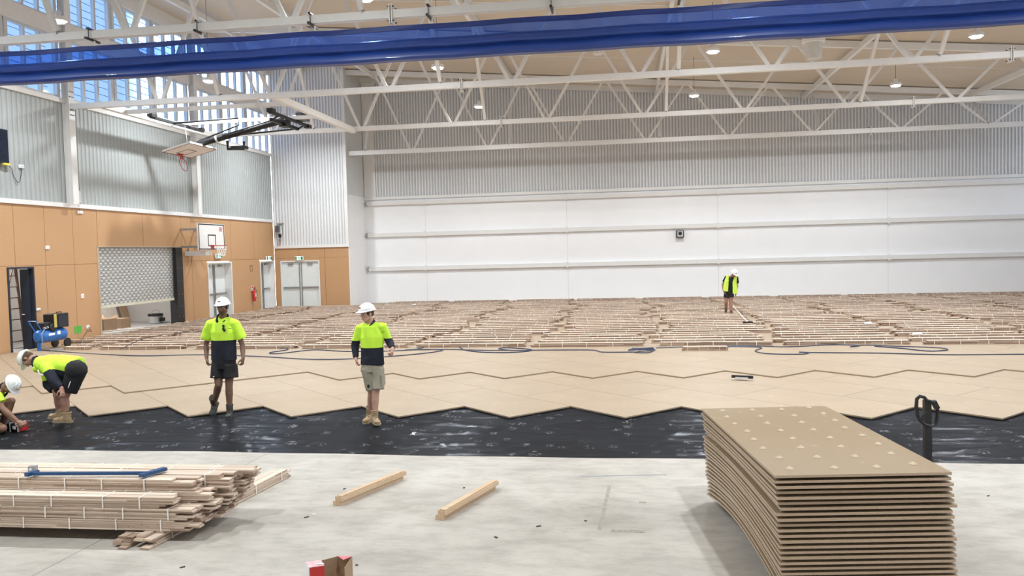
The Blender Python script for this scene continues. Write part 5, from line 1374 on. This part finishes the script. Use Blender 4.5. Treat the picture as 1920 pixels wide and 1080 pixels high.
def person(label, J, sk, hairm=None, beard=0, vox=.0055):
    """body: one continuous skin surface from the joints"""
    base = J['base']; t = thing('person', label, 'person', base)
    mb = MB(); R = frame(J['hf'], J['hu'])
    head_mb(mb, J['head'], R, J['neck'])
    sm = (J['sl'] + J['sr']) / 2; hm = (J['hl'] + J['hr']) / 2; sd = (J['sr'] - J['sl']).normalized()
    cap(mb, J['neck'], J['sl'].lerp(J['neck'], .15), .055, .045); cap(mb, J['neck'], J['sr'].lerp(J['neck'], .15), .055, .045)
    ch = sm.lerp(hm, .25); frus(mb, hm, ch, sd, (.13, .09), (.155, .10)); frus(mb, ch, sm.lerp(J['neck'], .3), sd, (.165, .105), (.12, .07))
    cap(mb, J['hl'], J['hr'], .075, .075)
    for s in 'lr':
        cap(mb, J['s' + s], J['e' + s], .048, .040); cap(mb, J['e' + s], J['w' + s].lerp(J['e' + s], .62), .040, .042); cap(mb, J['w' + s].lerp(J['e' + s], .62), J['w' + s], .041, .027)
        hd, hn, th = J['h_' + s]; hand_mb(mb, J['w' + s], hd, hn, th, J.get('curl_' + s, (.5, .6)))
        k = J['k' + s]; a = J['a' + s]; h = J['h' + s]
        cap(mb, h, k, .086, .058); cap(mb, k, k.lerp(a, .35), .056, .058 * J.get('calf', 1)); cap(mb, k.lerp(a, .35), a, .056 * J.get('calf', 1), .037)
        # calf bulge towards the back
        fw = Vector(J['t' + s]).normalized(); cap(mb, k.lerp(a, .18) - fw * .015, k.lerp(a, .5) - fw * .018, .045, .042)
        cap(mb, a, a + fw * .03 - V3(0, 0, .02), .037, .03)
    body = solid(mb, 'body', sk, t, vox, 3, colf=face_cols(J['head'], R, beard))
    eyes(t, J['head'], R)
    if hairm: hair(t, J['head'], R, hairm)
    return t, R
def collar(parent, J, m=NAVY):
    d = (J['head'] - J['neck']).normalized(); R = frame(J['hf'], J['hu']); nb = J['neck']; mb = MB()
    f = Vector(J['hf']); f = (f - d * f.dot(d)).normalized(); r = f.cross(d)
    for s in (-1, 1):
        pts = [nb - f * .075 + d * .075, nb - f * .05 + r * s * .058 + d * .072, nb + r * s * .078 + d * .055, nb + r * s * .066 + f * .062 + d * .02, nb + r * s * .022 + f * .112 - d * .030]
        for a, b in zip(pts, pts[1:]): cap(mb, a, b, .016, .016, 8); cap(mb, a - d * .02 + (a - nb) * .12, b - d * .02 + (b - nb) * .12, .012, .012, 8)
    return solid(mb, 'collar', m, parent, .006, 3)

# ---------- man one: dark hair, navy shorts, walking towards the camera
Yp = 12.12
def j(x, y, dy=0.0, Y=None): return on(x, y, 1, (Yp if Y is None else Y) + dy)
J = dict(base=Vector((-6.45, 12.1, .0)), head=j(417.5, 576.0, -.06), hf=(.03, -1, -.08), hu=(0, -.05, 1), neck=j(417.5, 599, .02),
         sl=j(396, 606.5), sr=j(440.5, 606), el=j(386.5, 646, .04), er=j(454.5, 647, .04), wl=j(387.5, 672, -.06), wr=j(456, 671, -.06),
         hl=j(408, 683), hr=j(431, 683), kl=j(410, 721, -.10), kr=j(429.5, 722, -.03), al=j(401.5, 757, .20), ar=j(430.5, 771, -.02),
         tl=(-.05, -.62, -.78), tr=(.22, -1, 0))
J['h_l'] = ((.25, -.15, -1), (1, .1, 0), (.3, -1, 0)); J['h_r'] = ((-.12, -.15, -1), (-1, .1, 0), (-.3, -1, 0)); J['curl_l'] = J['curl_r'] = (.7, .9)
t, R = person('man with sunglasses on his yellow and navy shirt, black shorts, walking towards the camera', J, skin('brown_skin', (.19, .105, .07)), HAIRD, 1)
hard_hat(t, J['head'], R)
sd = (J['sr'] - J['sl']).normalized()
mb = MB(); hem = j(420, 675); chest = j(418.5, 622, -.0); up_ = j(418, 604)
frus(mb, hem, j(419, 640), sd, (.208, .140), (.200, .135)); frus(mb, j(419, 640), chest, sd, (.200, .135), (.212, .135)); frus(mb, chest, up_, sd, (.212, .135), (.165, .095))
cap(mb, J['sl'], J['sr'], .066, .066); cap(mb, J['neck'], J['sl'], .068, .060); cap(mb, J['neck'], J['sr'], .068, .060)
for s, q, dx in (('l', j(385.5, 635.5, .03), -1), ('r', j(453.5, 635, .03), 1)):
    frus(mb, J['s' + s] + V3(0, 0, .02), q, (1, 0, 0), (.070, .072), (.086, .082))
zs = j(418, 637.5).z; xm = .19
c0 = J['neck']
shirt = solid(mb, 'shirt', [HIVIS, NAVY], t, .009, 5, colf=lambda c: 1 if (c.z < zs and abs(c.x - hem.x) < .235 and c.z < zs) and not (abs(c.x - hem.x) > .222) else 0, disp=.010, dscale=7)
MB().box(j(431, 616, -.135), (.052, .006, .008)).build('shirt_logo', BLACK, shirt)
collar(t, J)
mb = MB(); q = j(418.5, 611, -.150); mb.box(q, (.03, .01, .03)).box(q + V3(.0, 0, -.05), (.035, .012, .035)).beam(q + V3(.0, -.005, .02), q + V3(.01, -.005, -.075), .012, .012).sph(q + V3(.008, -.006, -.008), 1, 10, (.020, .007, .024)).sph(q + V3(.018, -.006, -.068), 1, 10, (.022, .007, .026))
mb.build('sunglasses', BLACK, t)
mb = MB(); frus(mb, j(419.5, 664), j(419.5, 690), sd, (.190, .135), (.20, .145)); frus(mb, j(410, 684), j(408.5, 709.5, -.05), sd, (.105, .135), (.108, .14)); frus(mb, j(431, 684), j(433.0, 708.5, -.02), sd, (.105, .135), (.108, .14))
sh = solid(mb, 'shorts', BLKC, t, .009, 4, disp=.008, dscale=8)
MB().box(j(400.5, 706.5, -.20), (.022, .004, .016)).build('shorts_logo', PAPER, sh)
boot(t, J['al'] + V3(0, 0, 0), (.03, -.72, -.69), (.16, -.69, .72), DKB, SOLE, sock=None, shaft=.14)
boot(t, J['ar'], (.30, -1, 0), (0, 0, 1), DKB, SOLE, sock=HIVIS)

# ---------- man two: khaki shorts, looking to the left
Yp = 11.62
J = dict(base=Vector((-3.7, 11.6, .0)), head=j(688, 588, -.03), hf=(-.62, -.78, -.14), hu=(-.05, -.08, 1), neck=j(694, 611, .04),
         sl=j(675.5, 614, .0), sr=j(717, 612, .0), el=j(665.5, 647, .05), er=j(730, 640, .06), wl=j(667.5, 671, -.03), wr=j(736.5, 653.5, -.12),
         hl=j(688, 692), hr=j(708, 692), kl=j(697, 735, .02), kr=j(704, 736, -.05), al=j(693, 776, .16), ar=j(703, 781, -.07), tl=(-.1, -1, 0), tr=(.52, -.86, 0), calf=.95)
J['h_l'] = ((.25, -.35, -1), (1, 0, .1), (.2, -1, -.2)); J['h_r'] = ((.05, -.75, -.75), (-1, .1, 0), (-.3, -.5, .8)); J['curl_l'] = (.6, .7); J['curl_r'] = (.7, .8)
t, R = person('young man in khaki shorts and yellow and navy long-sleeved shirt, looking left', J, skin('fair_skin', (.56, .33, .25)), HAIRB)
hard_hat(t, J['head'], R)
sd = (J['sr'] - J['sl']).normalized()
mb = MB(); hem = j(698.5, 683.5); chest = j(697, 632); up_ = j(695.5, 611)
frus(mb, hem, j(698, 655), sd, (.178, .125), (.168, .12)); frus(mb, j(698, 655), chest, sd, (.168, .12), (.180, .125)); frus(mb, chest, up_, sd, (.180, .125), (.150, .09))
cap(mb, J['sl'], J['sr'], .058, .058); cap(mb, J['neck'], J['sl'], .066, .054); cap(mb, J['neck'], J['sr'], .066, .054)
for s in 'lr':
    frus(mb, J['s' + s] + V3(0, 0, .02), J['e' + s], (1, 0, 0), (.064, .064), (.062, .062)); cap(mb, J['e' + s], J['e' + s], .062, .062); frus(mb, J['e' + s], J['w' + s].lerp(J['e' + s], .04), (1, 0, 0), (.062, .062), (.042, .042))
zl = j(670, 641.5).z; zr = j(725, 634.5).z; zb = j(698, 651).z
xl = j(675, 660).x; xr_ = j(721, 660).x
def cf(c):
    if c.x < xl - .005 and c.z < zl + .02: return 1
    if c.x > xr_ and c.z < zr: return 1
    return 1 if c.z < zb and c.x > xl - .005 else 0
shirt = solid(mb, 'shirt', [HIVIS, NAVY], t, .009, 4, colf=cf, disp=.010, dscale=8)
MB().box(j(718, 622.5, -.13), (.045, .006, .008), Matrix.Rotation(-.15, 3, 'Y')).build('shirt_logo', BLACK, shirt)
collar(t, J)
mb = MB(); frus(mb, j(698, 676), j(698, 697), sd, (.160, .115), (.172, .125)); frus(mb, j(689, 690), j(698.5, 730.5, -.0), sd, (.095, .115), (.092, .11)); frus(mb, j(708, 690), j(709, 730, -.05), sd, (.095, .115), (.085, .11))
sh = solid(mb, 'shorts', KHAKI, t, .009, 4, disp=.010, dscale=9)
MB().box(j(718, 712, -.03), (.03, .16, .17)).build('cargo_pocket', KHAKI, sh, bevel=.008)
mb = MB(); mb.box(j(690.5, 724, -.115), (.03, .006, .045)).build('shorts_logo', BLACK, sh)
boot(t, J['al'], (-.1, -1, -.15), (0, -.15, 1), TANB, TANS, sock=NAVY)
boot(t, J['ar'], (.52, -.86, 0), (0, 0, 1), TANB, TANS, sock=NAVY, shaft=.09)

# ---------- man three: bending, hand on knee
Yp = 11.30
J = dict(base=Vector((-8.5, 11.3, .0)), head=j(52.5, 673, .05), hf=(-.15, -.22, -1), hu=(-1, -.1, .12), neck=j(72, 680, .05),
         sl=j(86, 690, -.16), sr=j(82, 681, .24), el=j(103, 716, -.24), er=j(90, 722, .28), wl=j(116, 728, -.26), wr=j(101, 733, .22),
         hl=j(143, 694, -.10), hr=j(139, 691, .14), kl=j(122, 744, -.12), kr=j(108, 744, .22), al=j(124, 780, -.10), ar=j(111, 774, .30), tl=(-1, -.12, 0), tr=(-1, .12, 0), calf=1.0)
J['h_l'] = ((.28, -.25, -1), (-.9, .3, -.3), (-.2, -1, 0)); J['h_r'] = ((.1, -.2, -1), (.6, .5, 0), (.2, -1, 0)); J['curl_l'] = (.35, .5)
t, R = person('man in white hard hat and black shorts, bending with a hand on his knee', J, skin('ruddy_skin', (.42, .23, .17)), HAIRB)
hard_hat(t, J['head'], R, emblem=mat('orange_emblem', (.5, .2, .04), .5))
sd = Vector((-.04, 1, .03)).normalized()
mb = MB(); a = j(148, 688, .03); b = j(118, 684, .03); c = j(90, 682, .04); d_ = j(72, 678, .04)
frus(mb, a, b, sd, (.185, .150), (.200, .155)); frus(mb, b, c, sd, (.200, .155), (.205, .140)); frus(mb, c, d_, sd, (.205, .140), (.12, .085))
mb.sph(j(125, 694, .03), 1, 18, (.20, .18, .15))
for s, mid in (('l', j(95, 704, -.22)), ('r', j(86, 700, .28))):
    frus(mb, J['s' + s] + V3(0, 0, .03), J['e' + s], (0, 1, 0), (.078, .078), (.078, .072)); cap(mb, J['e' + s], J['e' + s], .075, .075); frus(mb, J['e' + s], J['w' + s].lerp(J['e' + s], .12), (0, 1, 0), (.075, .070), (.055, .055)); cap(mb, J['s' + s], J['s' + s], .08, .08)
mb.sph(j(74, 690, .04), 1, 14, (.07, .13, .07))
A1 = j(92, 703); B1 = j(113, 688); C1 = j(145, 697)
def cf(c):
    if c.x < A1.x: return 0 if c.z > A1.z - .05 - (A1.x - c.x) * .3 else 1
    if c.x < B1.x: return 0 if c.z > A1.z + (c.x - A1.x) / (B1.x - A1.x) * (B1.z - A1.z) else 1
    return 0 if c.z > B1.z + (c.x - B1.x) / (C1.x - B1.x) * (C1.z - B1.z) else 1
shirt = solid(mb, 'shirt', [HIVIS, NAVY], t, .009, 5, colf=cf, disp=.012, dscale=7)
collar(t, J)
mb = MB(); cap(mb, J['hl'] + V3(0, 0, -.0), J['hr'], .155, .150); frus(mb, j(143, 697, -.09), j(128.5, 734, -.12), (0, 1, 0), (.125, .150), (.115, .125)); frus(mb, j(139, 694, .14), j(113, 733, .20), (0, 1, 0), (.12, .14), (.11, .115)); mb.sph(j(132, 698, .03), 1, 14, (.17, .17, .13))
sh = solid(mb, 'shorts', BLKC, t, .009, 5, disp=.008, dscale=8)
MB().beam(j(128, 727, -.25), j(132, 715, -.245), .006, .01).build('shorts_logo', PAPER, sh)
boot(t, J['al'] + V3(0, 0, -.0), (-1, -.12, 0), (0, 0, 1), TANB, TANS, sock=BLKC, shaft=.05)
boot(t, J['ar'], (-1, .12, 0), (0, 0, 1), TANB, TANS, sock=BLKC, shaft=.05)
mb = MB(); 
mb.path([j(71, 694, -.18), j(74, 701, -.2), (j(82, 704, -.22))], .012, 6); mb.build('glove_strap', PAPER, t)

# ---------- man four: crouching at the left edge
Yp = 10.85
J = dict(base=Vector((-9.2, 10.85, .0)), head=j(20, 722, -.02), hf=(.40, -.2, -.9), hu=(.85, -.1, .42), neck=j(2, 731, .02),
         sl=j(-14, 738, .20), sr=j(-6, 744, -.18), el=j(6, 772, .14), er=j(4, 765, -.20), wl=j(30, 792, .06), wr=j(33, 790, -.14),
         hl=j(-42, 780, .12), hr=j(-40, 784, -.12), kl=j(21, 752, .16), kr=j(5, 803, -.12), al=j(2, 800, .22), ar=j(-34, 813, -.14), tl=(1, -.1, 0), tr=(.8, 0, -.6), calf=1.1)
J['h_l'] = ((1, -.1, -.25), (0, -.2, -1), (0, -1, .3)); J['h_r'] = ((1, .0, -.25), (0, .3, -1), (0, 1, .3)); J['curl_l'] = J['curl_r'] = (.7, .7)
t, R = person('crouching man in stickered white hard hat and yellow shirt, cut off by the left edge', J, skin('tanned_skin', (.30, .165, .11)), HAIRD)
hard_hat(t, J['head'], R, emblem=mat('orange_emblem2', (.5, .25, .06), .5), scribble=True)
mb = MB(); sd = Vector((0, 1, 0)); a = j(-40, 775); c = j(-14, 745, .02); d_ = j(0, 734, .02)
frus(mb, a, c, sd, (.18, .14), (.20, .135)); frus(mb, c, d_, sd, (.20, .135), (.12, .08))
for s in 'lr': cap(mb, J['s' + s], J['s' + s], .08, .08); frus(mb, J['s' + s], J['s' + s].lerp(J['e' + s], .55), sd, (.08, .08), (.088, .085))
solid(mb, 'shirt', HIVIS, t, .009, 4, disp=.01, dscale=8); collar(t, J)
mb = MB(); cap(mb, J['hl'], J['hr'], .14, .14); frus(mb, J['hl'], J['hl'].lerp(J['kl'], .72), sd, (.12, .12), (.105, .10)); frus(mb, J['hr'], J['hr'].lerp(J['kr'], .72), sd, (.12, .12), (.105, .10))
solid(mb, 'shorts', NAVY, t, .01, 4, disp=.006)
boot(t, J['al'], (1, -.1, 0), (0, 0, 1), TANB, TANS, sock=BLKC); boot(t, J['ar'] + V3(0, 0, .03), (.35, 0, -.9), (.9, 0, .35), TANB, TANS, sock=BLKC)
# tool under his hands
p = atZ(33, 812, .01); 
t = thing('power_tool', 'black and red power tool box held on the plastic by the crouching man', 'power tool', (p.x, p.y + .1, .012))
zz = .012
p = p + V3(-.10, 0, 0)
MB().box((p.x - .02, p.y + .12, zz + .07), (.20, .15, .12)).build('tool_body', BLACK, t, bevel=.01)
MB().box((p.x + .115, p.y + .12, zz + .075), (.03, .155, .13)).build('red_end', RED, t, bevel=.01)
MB().box((p.x + .075, p.y + .12, zz + .075), (.018, .165, .14)).build('white_band', PAPER, t)
MB().box((p.x - .055, p.y + .12, zz + .075), (.014, .162, .135)).build('white_band', PAPER, t)
MB().box((p.x + .02, p.y + .036, zz + .07), (.055, .006, .05)).build('white_label', PAPER, t)
MB().path([(p.x - .1, p.y + .12, zz + .12), (p.x - .08, p.y + .12, zz + .15), (p.x + .06, p.y + .12, zz + .15), (p.x + .08, p.y + .12, zz + .13)], .014, 8).build('carry_handle', BLACK, t)

# ---------- man five: far away on the bundles, looking down
Yp = 29.45
J = dict(base=Vector((3.5, 29.4, .164)), head=j(1377.0, 513.0, -.16), hf=(.35, -.72, -.62), hu=(.25, -.75, .65), neck=j(1372.5, 519, -.02),
         sl=j(1362.5, 520), sr=j(1381.0, 521), el=j(1355, 534.5, .06), er=j(1382.0, 537, .06), wl=j(1356.5, 545.5, -.08), wr=j(1380.0, 548, -.06),
         hl=j(1362.5, 550), hr=j(1371, 550), kl=j(1361.5, 566.5, -.04), kr=j(1370.0, 568, -.06), al=j(1361.2, 580, .30), ar=j(1371.0, 588.2, -.1), tl=(-.1, -1, -.3), tr=(.2, -1, 0))
J['h_l'] = ((.5, 0, -1), (1, 0, 0), (.2, -1, 0)); J['h_r'] = ((0, -.1, -1), (-1, 0, 0), (0, -1, 0))
t, R = person('far man in open yellow vest and black shorts, walking over the board bundles', J, skin('warm_skin', (.33, .17, .12)), HAIRD, vox=.009)
hard_hat(t, J['head'], R)
sd = (J['sr'] - J['sl']).normalized(); cm = (J['sl'] + J['sr']) / 2; hm = (J['hl'] + J['hr']) / 2
mb = MB(); frus(mb, hm + V3(0, 0, -.05), cm + V3(0, 0, -.15), sd, (.17, .12), (.175, .12)); frus(mb, cm + V3(0, 0, -.15), cm + V3(0, 0, .0), sd, (.175, .12), (.14, .09)); cap(mb, J['sl'], J['sr'], .06, .06); cap(mb, J['neck'], cm, .07, .07)
for s in 'lr': frus(mb, J['s' + s] + V3(0, 0, .02), J['s' + s].lerp(J['e' + s], .62), sd, (.065, .065), (.075, .075))
solid(mb, 't_shirt', BLKC, t, .012, 3, disp=.006)
mb = MB()
fw = V3(0, -1, 0)
for s, kx, x0, x1 in ((-1, 'l', 1356.5, 1365), (1, 'r', 1375, 1381.5)):
    top = J['s' + kx] + V3(-s * .03, 0, .055); ytp = 520 if s < 0 else 522; yb_ = 546.5 if s < 0 else 551
    f1 = j((x0 + x1) / 2 + (1.5 if s < 0 else -1), ytp + 8, -.145); f2 = j((x0 + x1) / 2, yb_, -.16)
    frus(mb, top + V3(0, -.05, 0), f1, sd, (.045, .03), (.075, .02), 16); frus(mb, f1, f2, sd, (.075, .02), (.085, .025), 16)
    cap(mb, top + V3(0, -.05, 0), top + V3(0, .08, 0), .03, .03); frus(mb, j((x0 * .6 + x1 * .4) if s < 0 else (x1 * .8 + x0 * .2), ytp + 9, -.0), j(x0 if s < 0 else x1, yb_ - 1, .0), (0, 1, 0), (.13, .03), (.15, .03), 16)
frus(mb, cm + V3(0, .12, -.02), hm + V3(0, .13, .05), sd, (.16, .03), (.18, .03), 20)
solid(mb, 'hi_vis_vest', mat('hi_vis_vest_yellow', (.60, .85, .10), .7, var=.04), t, .010, 3, disp=.006)
mb = MB(); frus(mb, hm + V3(0, 0, .06), hm + V3(0, 0, -.05), sd, (.155, .115), (.165, .12)); frus(mb, J['hl'], J['hl'].lerp(J['kl'], .5), sd, (.092, .11), (.10, .11)); frus(mb, J['hr'], J['hr'].lerp(J['kr'], .42), sd, (.092, .11), (.10, .11))
solid(mb, 'shorts', BLKC, t, .012, 3)
BRB = mat('brown_boot', (.14, .07, .05), .7)
boot(t, J['al'], (-.1, -.8, -.45), (0, -.45, .8), BRB, SOLE, vox=.012); boot(t, J['ar'], (.2, -1, 0), (0, 0, 1), BRB, SOLE, vox=.012)
